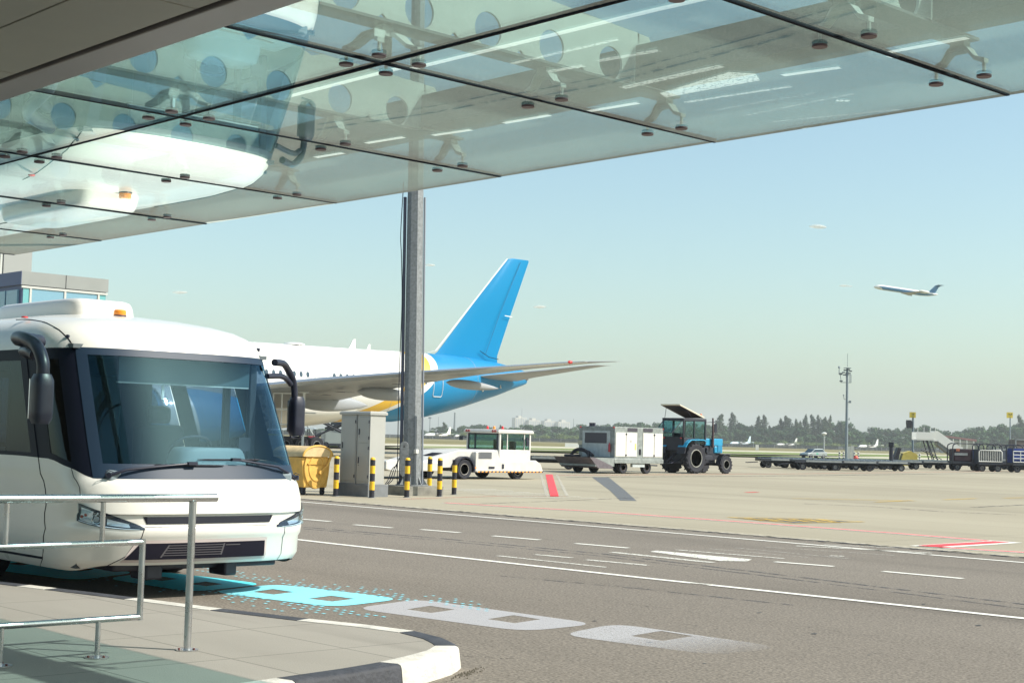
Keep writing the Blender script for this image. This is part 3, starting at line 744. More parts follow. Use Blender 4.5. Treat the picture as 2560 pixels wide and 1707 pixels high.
# headlights
HOUS = mat('headlight_dark', (.015, .02, .035), .25); LENS = glass('headlight_lens', (.80, .88, .93), 1.2)
LEDW = mat('reflector_bright', (.78, .82, .86), .15, metal=.7)
for s_ in (-1, 1):
    ta, tb = (72, ty(.59)) if s_ < 0 else (80, ty(.54)); U = 20
    def hz(u, top):      # u 0 = outer end, 1 = inner tip
        return (.70+.205*(1-u)**.72-.012*u) if top else (.672+.07*(1-u)**2.2)
    def hp(u, v, off): t = ta+(tb-ta)*u; return S(s_*t, hz(u, 0)+(hz(u, 1)-hz(u, 0))*v, off)
    hl = MB().grid(lambda u, v: hp(u, v, .004), U, 6).build('headlight', HOUS, bus, smooth=60)
    # bright reflector pieces, a projector ring and a daytime light line
    mb = MB().grid(lambda u, v: hp(.06+u*.22, .12+v*.72, .008), 8, 4); mb.grid(lambda u, v: hp(.52+u*.30, .22+v*.42, .009), 10, 3)
    mb.build('reflector', LEDW, hl, smooth=60)
    mb = MB().grid(lambda u, v: hp(.04+u*.9, .05+v*.05+.0*u, .011), 24, 1); mb.grid(lambda u, v: hp(.28+u*.03+v*.06, .1+v*.75, .011), 3, 12)
    mb.build('light_strip', mat('light_strip_white', (.8, .85, .9), .3), hl, smooth=60)
    c0 = Vector(hp(.36, .46, .016)); nr = (Vector(hp(.36, .46, .1))-Vector(hp(.36, .46, 0))).normalized(); a1 = nr.orthogonal().normalized(); b1 = nr.cross(a1)
    MB().tube([c0+a1*.042*math.cos(k*math.pi/10)+b1*.042*math.sin(k*math.pi/10) for k in range(20)], .0045, 6, True).cyl(c0, c0-nr*.01, .028, n=16).build('projector_lamp', CHROME, hl)
    mb = MB()
    for u_, v_ in ((.10, .35), (.17, .52)): p = Vector(hp(u_, v_, .010)); mb.cyl(p, p+nr*.006, .014, n=12)
    mb.build('turn_signal_bulb', mat('bulb_red', (.35, .06, .04), .3), hl)
    MB().grid(lambda u, v: hp(u, v, .022), U, 6).build('headlight_cover', LENS, hl, smooth=60)
# slim upper grille with fine louvres and the large lower intake
TG = ty(.555)
g = MB(); g.grid(lambda u, v: S(-TG-3+2*TG*u+(1-v)*(2.0 if u < .5 else -2.0)*abs(2*u-1), .722+.068*v, .004), 24, 1); grille = g.build('grille', DARK, bus, smooth=0)
g = MB()
for k in range(7): ribbon([(-TG-.8, .729+k*.0095), (TG-5.2, .729+k*.0095)], .0035, .010, g, 20)
g.build('louvre', mat('louvre_dark_grey', (.06, .065, .085), .4), grille, smooth=0)
def lowp(u, v, off, ex=0.0):
    ya = -.72-.14*(1-v); yb = .61
    y = (ya-ex)+(yb-ya+2*ex)*u; z = .395+.150*v+(v-.5)*2*ex
    return S(ty((y-.05)/1.27), z, off)
fr_ = MB().grid(lambda u, v: lowp(u, v, .006, .028), 30, 5).build('intake_frame', mat('intake_frame_paint', (.52, .44, .42), .4), bus, smooth=60)
lw = MB().grid(lambda u, v: lowp(u, v, .011), 30, 4).build('lower_intake', mat('intake_dark', (.010, .009, .016), .8, spec=.1), bus, smooth=60)
g = MB()
for k in range(5):
    g.grid(lambda u, v: lowp(.22+.42*u, .22+k*.15+v*.05, .016), 12, 1)
g.grid(lambda u, v: lowp(.21+.012*u, .12+.76*v, .017), 1, 4); g.grid(lambda u, v: lowp(.64+.012*u, .2+.72*v, .017), 1, 4); g.grid(lambda u, v: lowp(.66+.12*u, .78+.06*v, .017), 6, 1)
g.build('cooler_bars', mat('cooler_grey', (.10, .09, .10), .4, metal=.5), lw, smooth=60)
mb = MB(); mb.box(-.55, -.25, -.62, -.44, .19, .34); mb.box(-.52, -.22, .22, .36, .20, .36); mb.box(-1.2, -.35, -.9, .9, .27, .36); mb.build('underrun_brackets', BLACKP, bus, bevel=.02)
MB().box(xb+.1, -.5, -1.2, 1.2, .30, .36).build('floor', mat('bus_floor', (.05, .055, .06), .8), bus, smooth=0)
# wipers
def on(t, z, off): return Vector(S(t, z, off))
for (pv, el, hd, ba, bb) in (((ty(-.78), 1.165), (ty(-.66), 1.22), (ty(-.16), 1.285), (ty(-.46), 1.265), (ty(.12), 1.265)), ((ty(.86), 1.145), (ty(.60), 1.26), (ty(.22), 1.325), (ty(-.10), 1.32), (ty(.47), 1.325))):
    a = on(*pv, .03); e = on(*el, .055); h = on(*hd, .05)
    w_ = MB().cyl(on(*pv, -.01), on(*pv, .05), .026, n=14).tube([a, e, h], [.017, .014, .010], 8).box(h.x-.02, h.x+.02, h.y-.05, h.y+.05, h.z-.015, h.z+.015).build('wiper', BLACKP, bus)
    P = [on(ba[0]+(bb[0]-ba[0])*k/12, ba[1]+(bb[1]-ba[1])*k/12, .018) for k in range(13)]
    MB().tube(P, [.004]+[.009]*11+[.004], 6).build('wiper_blade', RUBBER, w_)
    # hose loop at the pivot
    MB().tube([a+Vector((.01, -.03, -.01)), a+Vector((.03, -.06, .02)), a+Vector((.03, -.03, .05)), a+Vector((.02, .03, .03))], .004, 6).build('washer_hose', BLACKP, w_)
# mirrors
def spline(pts, n_=8):
    P = [Vector(p) for p in pts]; P = [P[0]*2-P[1]]+P+[P[-1]*2-P[-2]]; o_ = []
    for i in range(1, len(P)-2):
        for k in range(n_):
            t = k/n_; o_.append(.5*((2*P[i])+(P[i+1]-P[i-1])*t+(2*P[i-1]-5*P[i]+4*P[i+1]-P[i+2])*t*t+(-P[i-1]+3*P[i]-3*P[i+1]+P[i+2])*t**3))
    o_.append(P[-2]); return o_
def mirror(c, w2, h2, d2, armpts, ar, extra=None):
    mi = MB().tube(spline(armpts), ar, 14).build('mirror_arm', BLACKP, bus)
    if extra: MB().tube(spline(extra[0]), extra[1], 12).build('mirror_brace', BLACKP, mi)
    mb = MB(); ringsv = []
    for k in range(9):     # rounded housing, glass on the side towards the driver
        u = -1+2*k/8; sc_ = (1-abs(u)**6)**.5*.25+.75 if abs(u) < 1 else .72
        rr = []
        for j in range(20):
            a = 2*math.pi*j/20; cx_ = math.copysign(abs(math.cos(a))**.55, math.cos(a)); sy = math.copysign(abs(math.sin(a))**.55, math.sin(a))
            rr.append((c[0]+d2*cx_*sc_, c[1]+w2*sy*sc_, c[2]+h2*u))
        ringsv.append(rr)
    hs = mb.loft(ringsv).build('mirror_housing', BLACKP, mi, smooth=60)
    MB().box(c[0]-d2-.004, c[0]-d2+.01, c[1]-w2*.8, c[1]+w2*.8, c[2]-h2*.8, c[2]+h2*.8).build('mirror_glass', CHROME, hs, smooth=0)
    return mi
mirror((.20, -1.95, 1.835), .085, .215, .10, [(-1.1, -1.38, 2.40), (-.65, -1.80, 2.395), (-.25, -1.93, 2.375), (.05, -1.95, 2.30), (.19, -1.95, 2.16), (.21, -1.95, 2.02)], [.07]*8+[.056]*32+[.048], 
       ([(-.9, -1.5, 2.26), (-.5, -1.80, 2.27), (-.15, -1.92, 2.26), (.02, -1.94, 2.22)], .05))
mirror((-1.32, 1.76, 1.785), .08, .215, .08, [(-.95, 1.2, 2.34), (-1.08, 1.40, 2.34), (-1.2, 1.54, 2.29), (-1.28, 1.66, 2.20), (-1.31, 1.71, 2.10), (-1.32, 1.73, 1.99)], .037,
       ([(-.98, 1.13, 2.19), (-1.12, 1.4, 2.205), (-1.24, 1.56, 2.18), (-1.29, 1.65, 2.13)], .03))
mb = MB().tube(spline([(-1.32, 1.83, 1.74), (-1.31, 1.86, 1.64), (-1.3, 1.82, 1.565), (-1.29, 1.72, 1.55), (-1.22, 1.62, 1.56)]), .012, 8); mb.build('mirror_hoop', BLACKP, bus)
# roof air-conditioning cover, beacon and marker
def pod(x0, x1, y0, y1, z0, z1, tp=.28):
    rings_ = []
    for k in range(9):
        u = k/8; ins = tp*(1-math.sqrt(max(0, 1-u**2.4)))*.42+.0; 
        xs0, xs1, ys0, ys1 = x0+ins*1.3, x1-ins*.9, y0+ins*.55, y1-ins*.8; z = z0+(z1-z0)*(1-(1-u)**1.25); rr = []
        for j in range(40):
            a = 2*math.pi*j/40; cx_ = math.copysign(abs(math.cos(a))**.28, math.cos(a)); sy = math.copysign(abs(math.sin(a))**.28, math.sin(a))
            rr.append(((xs0+xs1)/2+(xs1-xs0)/2*cx_, (ys0+ys1)/2+(ys1-ys0)/2*sy, z))
        rings_.append(rr)
    return MB().loft(rings_)
ac = pod(-4.2, -2.12, -.52, .26, 2.66, 2.955, .24).build('air_conditioner_cover', WHITE, bus, smooth=60)
bc = MB().lathe([(.085, 0), (.085, .03), (.07, .05), (.066, .055)], (-2.0, -.06, 2.735), 'z', 24).build('beacon', BLACKP, bus)
MB().lathe([(.064, .055), (.066, .06), (.066, .10), (.055, .112), (.001, .114)], (-2.0, -.06, 2.735), 'z', 24).build('beacon_lens', AMBER, bc)
MB().lathe([(.035, 0), (.033, .015), (.001, .02)], (-2.2, -1.02, 2.70), 'z', 16).build('marker_light', REDL, bus)
# inside
INT = mat('interior_dark', (.03, .035, .045), .7); INTG = mat('interior_grey', (.16, .20, .22), .55, var=.1); SEATM = mat('driver_seat', (.02, .022, .03), .8)
dash = MB().prism([(-.28, .5), (-.28, 1.20), (-.42, 1.235), (-.85, 1.235), (-.95, 1.15), (-.95, .5)], -1.02, 1.02, 'y')
dash.build('dashboard', INTG, bus, bevel=.03)
cw = MB(); rr_ = []
for k in range(7):
    u = k/6; w_ = .42-.10*u*u; z = 1.2+.23*math.sin(u*math.pi/2); 
    rr_.append([(-.95+.22*math.copysign(abs(math.cos(2*math.pi*j/24))**.6, math.cos(2*math.pi*j/24))*(1-.25*u), .42+w_*math.copysign(abs(math.sin(2*math.pi*j/24))**.6, math.sin(2*math.pi*j/24)), z) for j in range(24)])
cw.loft(rr_).build('instrument_binnacle', INTG, bus, smooth=60)
st = [Vector((-1.22+.10*math.sin(R(25))*0, .38, 1.42))+Vector((math.sin(R(a))*.22*.5, math.cos(R(a))*.23, math.sin(R(a))*.22*.55)) for a in range(0, 360, 15)]
MB().tube(st, .014, 8, True).tube([(-1.22, .38, 1.42), (-1.1, .38, 1.3)], .03).build('steering_wheel', BLACKP, bus)
mb = MB().box(-1.95, -1.80, .10, .66, .95, 1.65).box(-1.93, -1.83, .24, .52, 1.66, 1.85).box(-1.9, -1.4, .12, .64, .85, .98); mb.build('driver_seat', SEATM, bus, bevel=.05)
MB().box(-.96, -.93, -.62, .88, 2.06, 2.30).build('sun_visor', mat('sun_visor_grey', (.045, .085, .105), .5), bus, smooth=0)
MB().box(-.975, -.935, -.62, .88, 2.045, 2.058).build('visor_edge', mat('visor_edge_light', (.55, .58, .58), .5), bus, smooth=0)
MB().box(-2.50, -2.46, -1.02, .62, .4, 2.5).build('cab_partition', INT, bus, smooth=0)
MB().box(-2.0, -1.96, -.55, -.02, .9, 2.15).build('ticket_screen', INT, bus, bevel=.02)
MB().box(-.97, -.96, -.12, -.095, 1.90, 2.04).build('hanging_tag', mat('tag_white', (.6, .6, .6), .5), bus, smooth=0)
MB().box(-1.05, -.98, .93, 1.01, 1.25, 2.3).box(-1.62, -1.55, .99, 1.06, 1.1, 2.3).build('cab_posts', INT, bus, bevel=.01)
MB().tube([(-.85, .78, 1.25), (-.84, .80, 1.40)], .012).box(-.86, -.83, .72, .86, 1.40, 1.54).build('ticket_machine', BLACKP, bus)
MB().box(-14.2, -.95, -1.1, 1.1, 2.36, 2.40).build('ceiling', mat('ceiling_grey', (.10, .12, .13), .7), bus, smooth=0)
for i in range(5):
    for yy in (-.95, .62):
        MB().box(-5.6-i*1.7, -5.5-i*1.7, yy, yy+.34, .8, 1.45).box(-5.6-i*1.7, -5.15-i*1.7, yy, yy+.34, .72, .8).build('passenger_seat', mat('seat_blue', (.03, .06, .16), .8), bus, bevel=.03)
for i, yy in enumerate((-.5, .5, -.5, .5)): MB().cyl((-3.4-i*1.9, yy, .36), (-3.4-i*1.9, yy, 2.36), .017).build('grab_pole', mat('pole_yellow', (.7, .5, .05), .4), bus)
for xx in (-2.75, -11.3):
    for s_ in (-1, 1): wheel(bus, (xx, s_*1.08, .47), .47, .27, 'y', s_, mat('bus_rim', (.5, .5, .5), .4, metal=.6))
    for s_ in (-1, 1): pass

# ================================================================== HANDRAIL
rail = thing('handrail', 'brushed stainless steel handrail with a stepped lower frame bolted to the pavement', 'handrail', (-8.85, 5.41, .15))
def rl(mb, name, mt, parent=None, **k):
    o = mb.build(name, mt, parent or rail, **k)
    if parent is None: o.matrix_parent_inverse = Matrix.Translation(-Vector((-8.85, 5.41, .15)))
    return o
X0 = -8.87
rl(MB().tube([(X0, 5.54, 1.152), (X0, 4, 1.155), (X0, 0, 1.16)], .027, 20), 'top_rail', STEEL)
rl(MB().tube([(X0, 5.0, .87), (X0, 4.0, .865), (X0, 0, .86)], .020, 16), 'middle_rail', STEEL)
rl(MB().tube([(X0, 5.0, .39), (X0, 4.0, .39), (X0, 0, .39)], .020, 16), 'lower_rail', STEEL)
rl(MB().tube([(X0, 5.0, .37), (X0, 5.0, .89)], .020, 16), 'end_post', STEEL)
for yy, z0, z1, r in ((5.36, .15, 1.13, .0245), (4.71, .88, 1.13, .0165), (4.07, .88, 1.13, .0165), (3.4, .88, 1.13, .0165), (2.75, .88, 1.13, .0165), (4.71, .15, .38, .0165), (4.07, .15, .38, .0165), (3.4, .15, .38, .0165)):
    p = rl(MB().cyl((X0, yy, z0), (X0, yy, z1), r, n=18), 'post', STEEL)
    if z0 < .2:
        MB().lathe([(.075, .151), (.075, .158), (r+.004, .160)], (X0, yy, 0), 'z', 24).build('base_plate', STEEL, p)
        mb = MB()
        for a in (20, 140, 260): mb.cyl((X0+.056*math.cos(R(a)), yy+.056*math.sin(R(a)), .158), (X0+.056*math.cos(R(a)), yy+.056*math.sin(R(a)), .168), .008, n=8)
        mb.build('bolt', mat('rusty_bolt', (.16, .05, .04), .7, var=.4, vs=60), p)

# ================================================================== MAST WITH CABLES, CABINETS, BOLLARDS, BIN
PC = Vector((-32.45, 26.45, 0))
mast = thing('light_mast', 'tall eight-sided galvanised mast with cable duct, striped by bollards at its foot', 'lamp post', PC)
def ocr(r, z, a0=22.5): return [(r*math.cos(R(a0+45*k)), r*math.sin(R(a0+45*k)), z) for k in range(8)]
MB().loft([ocr(.262, .26), ocr(.256, 1.2), ocr(.232, 8.2)]).build('shaft', GALV, mast, smooth=0)
MB().loft([ocr(.232, 8.2), ocr(.228, 8.22), ocr(.18, 16)]).build('shaft', GALV, mast, smooth=0)
mb = MB().cyl((0, 0, .25), (0, 0, .285), .45, n=24)
mb.build('base_flange', GALV, mast)
for k in range(8):
    a = R(45*k); c_, s_ = math.cos(a), math.sin(a); q = MB()
    vs = []
    for t_ in (-.008, .008): vs += [(.29*c_-t_*s_, .29*s_+t_*c_, .285), (.42*c_-t_*s_, .42*s_+t_*c_, .285), (.29*c_-t_*s_, .29*s_+t_*c_, .50)]
    q.add(vs, [(0, 1, 2), (5, 4, 3), (0, 3, 4, 1), (1, 4, 5, 2), (2, 5, 3, 0)]); q.build('gusset', GALV, mast, smooth=0)
# side directions as seen by the camera: left of the shaft is -(.68,.73)
lx, ly = -.679, -.734; fx, fy = .734, -.679
def off(a, b, z): return (lx*a+fx*b, ly*a+fy*b, z)
MB().tube([off(.31, .05, .3), off(.29, .05, 2), off(.285, .05, 8.2)], .045, 10).build('cable_duct', mat('duct_dark', (.07, .08, .12), .6, var=.2, vs=20), mast)
MB().tube(spline([off(.39, .1, .3), off(.38, .1, 3), off(.33, .1, 5.2), off(.36, .1, 6.5), off(.39, .1, 7.2), off(.33, .1, 8.6)]), .012, 6).build('cable', BLACKP, mast)
MB().tube([off(-.285, .02, .3), off(-.262, .02, 8.2)], .028, 10).build('cable_duct', mat('duct_grey', (.22, .24, .28), .6), mast)
MB().tube([off(-.08, .25, 2.15), off(-.10, .255, 2.15), off(-.13, .26, 2.14), off(-.13, .262, 1.2), off(-.13, .27, .32)], .017, 8).build('conduit', GALV, mast)
MB().tube([off(-.10, .252, 2.14), off(-.10, .26, .3)], .02, 8).build('conduit', mat('conduit_grey', (.26, .28, .30), .6), mast)  # second conduit in one even grey
q = MB(); c_ = off(-.13, .275, 1.18); q.box(c_[0]-.05, c_[0]+.05, c_[1]-.05, c_[1]+.05, 1.13, 1.24); q.build('junction_box', mat('box_light_grey', (.6, .6, .57), .6), mast, bevel=.008)
cov = []
for k in range(28):
    a = 2*math.pi*k/28; u_, v_ = .115*math.cos(a), .115*math.sin(a)+(.36 if math.sin(a) > 0 else -.36); cov.append((u_+.20, v_+.98))
q = MB(); vs = [off(u_, .235, v_) for u_, v_ in cov]+[off(u_, .285, v_) for u_, v_ in cov]; n2 = len(cov)
q.add(vs, [tuple(range(n2-1, -1, -1)), tuple(range(n2, 2*n2))]+[(i, (i+1) % n2, n2+(i+1) % n2, n2+i) for i in range(n2)])
acc = q.build('access_cover', GALV, mast, bevel=.008)
q = MB(); q.add([off(.235, .289, 1.29), off(.165, .289, 1.29), off(.20, .289, 1.36)], [(0, 1, 2)]); q.build('warning_label', mat('label_dark', (.05, .05, .05), .6), acc, smooth=0)
q = MB()
for k in range(3): q.tube(spline([off(.34+.03*k, .2, 1.0-.1*k), off(.42+.05*k, .25, .7), off(.5+.06*k, .3, .42), off(.62+.04*k, .35, .29)]), .012, 6)
q.build('loose_cable', BLACKP, mast)
foot = MB().box(PC.x-.62, PC.x+.62, PC.y-.62, PC.y+.62, -.02, .25).build('mast_footing', mat('footing_concrete', (.23, .22, .19), .9, var=.35, vs=4, bump=.5), None, bevel=.01)
mast.rotation_mode = 'AXIS_ANGLE'; mast.rotation_axis_angle = (-.017, -math.sin(YAW), math.cos(YAW), 0)
tag(foot, 'square stained concrete footing under the tall galvanised mast', 'concrete footing')

CAB = mat('cabinet_grey_paint', (.38, .38, .355), .5, var=.05, vs=2); CABD = mat('cabinet_plinth', (.18, .19, .20), .85, var=.15, vs=5)
def cabinet(x0, x1, y0, y1, label, doors):
    t_ = thing('utility_cabinet', label, 'cabinet', ((x0+x1)/2, (y0+y1)/2, .32), 0, 'grey utility cabinets on one plinth')
    hx, hy = (x1-x0)/2, (y1-y0)/2
    MB().box(-hx, hx, -hy, hy, 0, 1.80).build('housing', CAB, t_, bevel=.008)
    MB().loft([[(-hx-.035, -hy-.035, 1.80), (hx+.035, -hy-.035, 1.80), (hx+.035, hy+.035, 1.80), (-hx-.035, hy+.035, 1.80)], [(-hx-.04, -hy-.04, 1.86), (hx+.04, -hy-.04, 1.86), (hx+.04, hy+.04, 1.86), (-hx-.04, hy+.04, 1.86)],
               [(-hx, -hy, 1.895), (hx, -hy, 1.895), (hx, hy, 1.895), (-hx, hy, 1.895)]]).build('lid', CAB, t_, smooth=0)
    for (z0, z1, hz_) in doors:
        d = MB().box(-hx+.035, hx-.03, -hy-.012, -hy-.002, z0, z1).build('door', CAB, t_, bevel=.004)
        MB().box(-hx+.09, -hx+.11, -hy-.035, -hy-.013, hz_-.08, hz_+.08).cyl((-hx+.10, -hy-.02, hz_-.13), (-hx+.10, -hy-.012, hz_-.13), .012, n=8).build('handle', BLACKP, d, bevel=.004)
        g_ = MB()
        for zz in (z0+.12, z1-.12): g_.box(hx-.04, hx-.022, -hy-.03, -hy-.012, zz-.04, zz+.04)
        g_.build('hinge', BLACKP, d, smooth=0)
    return t_
c1 = cabinet(-32.66, -31.98, 24.15, 24.65, 'tall grey utility cabinet with one full-height door, left one of the pair', [(.08, 1.74, 1.0)])
c2 = cabinet(-31.94, -31.40, 24.15, 24.65, 'tall grey utility cabinet with two doors one above the other, right of the pair', [(1.08, 1.74, 1.36), (.08, 1.06, .62)])
tag(MB().box(-32.74, -31.32, 24.07, 24.74, -.02, .32).build('cabinet_plinth', CABD, None, bevel=.01), 'low dark grey plinth under the two utility cabinets', 'plinth')

YEL = mat('bollard_yellow', (.80, .47, .02), .45, var=.1, vs=12); BLK = mat('bollard_black', (.018, .018, .028), .45, var=.3, vs=12)
def bollard(p, label, captint=None, flat=False):
    t_ = thing('bollard', label, 'bollard', (p[0], p[1], 0), 0, 'black and yellow bollards round the mast')
    q = MB(); r = .068; zs_ = [0, .20, .42, .62, .82, .97]
    for i in range(5): q.mat(1 if i % 2 == 0 else 0); q.cyl((0, 0, zs_[i]), (0, 0, zs_[i+1]), r, n=24, caps=False)
    q.mat(0 if not flat else 1)
    q.lathe([(r, .97), (r*.97, .99), (r*.85, 1.015), (r*.6, 1.03), (.001, 1.037)] if not flat else [(r, .97), (.001, .972)], (0, 0, 0), 'z', 24)
    q.build('post', [captint or YEL, BLK], t_, smooth=50)
    if captint:
        for f in t_.children: pass
    MB().cyl((0, 0, 0), (0, 0, .012), .10, n=20).build('base_plate', GALV, t_)
    return t_
CAPG = mat('bollard_yellow_faded', (.62, .42, .12), .7, var=.35, vs=20)
bollard((-31.94, 23.51), 'bollard with a dirty faded cap left of the grey cabinets')
bollard(dp(864, 42.4), 'bollard half hidden behind the left grey cabinet')
bollard((-30.98, 23.94), 'scratched bollard standing in front of the grey cabinets')
bollard((-31.03, 25.13), 'bollard standing directly in front of the galvanised mast')
bollard(dp(1077, 43.3), 'bollard behind the concrete footing, right of the mast')
bollard((-31.3, 26.47), 'bollard at the right front corner of the concrete footing')
bollard((-32.32, 27.87), 'flat-topped bollard without yellow cap, rightmost of the row', flat=True)

BINY = mat('bin_yellow', (.72, .42, .09), .6, var=.18, vs=5); BIND = mat('bin_lid_faded', (.62, .46, .24), .7, var=.2, vs=5)
bn = thing('waste_container', 'large yellow wheeled waste container with rounded lid beside the bus', 'waste bin', (-32.55, 23.3, 0))
W2 = .44
def binsec(x, s_=1.0):
    pts = [(-.36, .20), (-.42, .55), (-.46, .98), (.46, .98), (.42, .55), (.36, .20)]
    return [(x, y*s_, z) for y, z in pts]
MB().loft([binsec(-1.35), binsec(0)]).build('tub', BINY, bn, smooth=0, bevel=.02)
# bulging end plate with raised rings
def endsh(k, x): 
    o_ = []
    for j in range(32):
        a = 2*math.pi*j/32; yy = .40*k*math.cos(a); zz = .72+(.52 if math.sin(a) > 0 else .56)*k*math.sin(a)*(1.0); o_.append((x, yy, zz))
    return o_
MB().loft([endsh(1, -.02), endsh(.98, .045), endsh(.90, .05), endsh(.88, .035), endsh(.66, .035), endsh(.64, .055), endsh(.56, .055), endsh(.54, .04), endsh(.3, .04)]).build('end_plate', BINY, bn, smooth=25)
mb = MB(); prof = [(.46*math.cos(R(a)), 1.0+.27*math.sin(R(a))) for a in range(0, 181, 12)]
mb.loft([[(x, y, z) for y, z in prof] for x in (-1.4, -1.38, .06, .085)], caps=True).build('lid', BIND, bn, smooth=40)
mb = MB().tube([(.075+0*k, .47*math.cos(R(a)), 1.0+.28*math.sin(R(a))) for k, a in enumerate(range(0, 181, 10))], .028, 8); mb.build('lid_rim', BINY, bn)
MB().tube([(.07, .10, .55), (.09, .12, .62), (.09, .30, .78), (.085, .38, .95), (.07, .42, 1.10)], [.03, .03, .028, .03, .045], 8).build('lid_arm', BINY, bn)
MB().cyl((.05, .08, .60), (.12, .08, .60), .05, n=16).box(.04, .07, -.30, .30, .80, .83).build('lid_pivot', BINY, bn)
for x in (-1.15, -.12):
    for y in (-.30, .30):
        c_ = MB().box(x-.05, x+.05, y-.05, y+.05, .14, .21).box(x-.04, x+.04, y-.045, y-.03, .06, .15).box(x-.04, x+.04, y+.03, y+.045, .06, .15).build('castor', BLACKP, bn)
        MB().cyl((x, y-.025, .085), (x, y+.025, .085), .085, n=18).build('castor_wheel', RUBBER, c_)
# ================================================================== AIRLINER
def livery(name, kind):
    mt = bpy.data.materials.new(name); mt.use_nodes = True; n = mt.node_tree; b = n.nodes['Principled BSDF']; L = n.links.new
    b.inputs['Roughness'].default_value = .45; b.inputs['Specular IOR Level'].default_value = .15 if kind == 'plain' else .35; b.inputs['Coat Weight'].default_value = .0 if kind == 'plain' else .3
    W_, Y_, B_, G_ = (.78, .77, .73, 1), (.78, .47, .05, 1), (.0, .20, .42, 1), (.42, .43, .43, 1)
    if kind == 'plain': b.inputs['Base Color'].default_value = B_; return mt
    tc = n.nodes.new('ShaderNodeTexCoord'); sp = n.nodes.new('ShaderNodeSeparateXYZ'); L(tc.outputs['Object'], sp.inputs[0])
    def M_(op, a, b_=None, c_=None, clamp=False):
        q = n.nodes.new('ShaderNodeMath'); q.operation = op; q.use_clamp = clamp
        for i, v in enumerate((a, b_, c_)):
            if v is None: continue
            if isinstance(v, (int, float)): q.inputs[i].default_value = v
            else: L(v, q.inputs[i])
        return q.outputs[0]
    # station of the blue edge: 12.4 at the crown, sweeping forward under the belly
    t_ = M_('MAXIMUM', M_('DIVIDE', M_('SUBTRACT', 8.6, sp.outputs[2]), 5.2), 0)
    edge = M_('MULTIPLY_ADD', M_('POWER', t_, 2.4), 6.0, 12.8)
    d = M_('SUBTRACT', sp.outputs[1], edge)          # <0 = blue tail
    def mixc(f, a, b_):
        q = n.nodes.new('ShaderNodeMix'); q.data_type = 'RGBA'; L(f, q.inputs[0])
        for i, v in ((6, a), (7, b_)):
            if isinstance(v, tuple): q.inputs[i].default_value = v
            else: L(v, q.inputs[i])
        return q.outputs[2]
    c = mixc(M_('GREATER_THAN', d, 0), B_, W_); c = mixc(M_('GREATER_THAN', d, .85), c, Y_); c = mixc(M_('GREATER_THAN', d, 2.9), c, W_)
    L(c, b.inputs['Base Color']); return mt
PBLUE = livery('aircraft_blue', 'plain'); PFUS = livery('aircraft_livery', 'fus')
PWHT = mat('aircraft_white', (.80, .79, .75), .3, coat=.3); PWING = mat('wing_grey', (.33, .345, .36), .4, var=.08, vs=.6); PLED = mat('leading_edge_metal', (.7, .72, .74), .22, metal=.8)
PUND = mat('wing_underside_grey', (.34, .335, .34), .45, var=.12, vs=.7)
air = thing('airliner', 'large white airliner with bright blue tail and yellow band parked nose to terminal', 'airplane', (-104.3, 98.5, 0), math.pi)
FS = [(0, 7.95, 6.8, .22), (.6, 8.05, 6.58, .42), (2, 8.32, 6.15, .95), (4, 8.62, 5.5, 1.5), (7, 8.86, 4.65, 2.1), (10, 8.98, 3.85, 2.5), (13, 9.0, 3.2, 2.8), (16, 8.98, 2.8, 3.0), (20, 8.92, 2.62, 3.1), (24, 8.9, 2.6, 3.1), (32, 8.85, 2.55, 3.1), (44, 8.8, 2.5, 3.1),
      (54, 8.75, 2.5, 3.05), (57, 8.5, 2.6, 2.8), (59.5, 7.9, 2.75, 2.3), (61.3, 7.0, 3.1, 1.6), (62.5, 6.0, 3.6, .9), (63, 5.0, 4.4, .2)]
def fsec(s):
    for a, b in zip(FS, FS[1:]):
        if s <= b[0]:
            t = (s-a[0])/(b[0]-a[0]); return [a[k]+(b[k]-a[k])*t for k in (1, 2, 3)]
    return list(FS[-1][1:])
def fring(s, n_=40, grow=0.0):
    tp, bt, rx = fsec(s); zc, rz_ = (tp+bt)/2, (tp-bt)/2+grow
    return [((rx+grow)*math.cos(2*math.pi*k/n_), s, zc+rz_*math.sin(2*math.pi*k/n_)) for k in range(n_)]
ss = [0, .3, .6, 1.2, 2, 3, 4, 5.5, 7, 8.5, 10, 11.5, 13, 14.5, 16, 18, 20, 22, 24, 28, 32, 36, 40, 44, 48, 52, 54, 55.5, 57, 58.3, 59.5, 60.5, 61.3, 62, 62.5, 62.8, 63]
fus = MB().loft([fring(s) for s in ss]).build('fuselage', PFUS, air, smooth=50)
def onfus(s, z, off=.02, side=-1):
    tp, bt, rx = fsec(s); zc, rz_ = (tp+bt)/2, (tp-bt)/2; q = max(-1, min(1, (z-zc)/rz_)); return (side*(rx*math.sqrt(1-q*q)+off), s, z)
OUTL = mat('door_outline', (.62, .64, .66), .5); OUTD = mat('door_outline_dark', (.30, .31, .33), .5); WINB = mat('aircraft_window', (.04, .07, .10), .2)
for s0, mt_, r_ in ((13.1, OUTL, .035), (25.9, OUTD, .02), (43.5, OUTD, .02)):
    P = [(s0-.55, 5.2), (s0-.55, 7.1), (s0-.4, 7.3), (s0+.4, 7.3), (s0+.55, 7.1), (s0+.55, 5.2), (s0+.45, 5.08), (s0-.45, 5.08)]
    d = MB().tube([onfus(a+(b_-a)*k/4, c+(d_-c)*k/4, .01) for (a, c), (b_, d_) in zip(P, P[1:]+P[:1]) for k in range(4)], r_, 5, True).build('door', mt_, fus, smooth=0)
q = MB(); rr = []
q.add([onfus(0+.17*math.cos(a)*1, 6.35+.25*math.sin(a), .02) for a in [2*math.pi*k/14 for k in range(14)]], [tuple(range(14))])
base = q.build('cabin_window', WINB, fus, smooth=0)
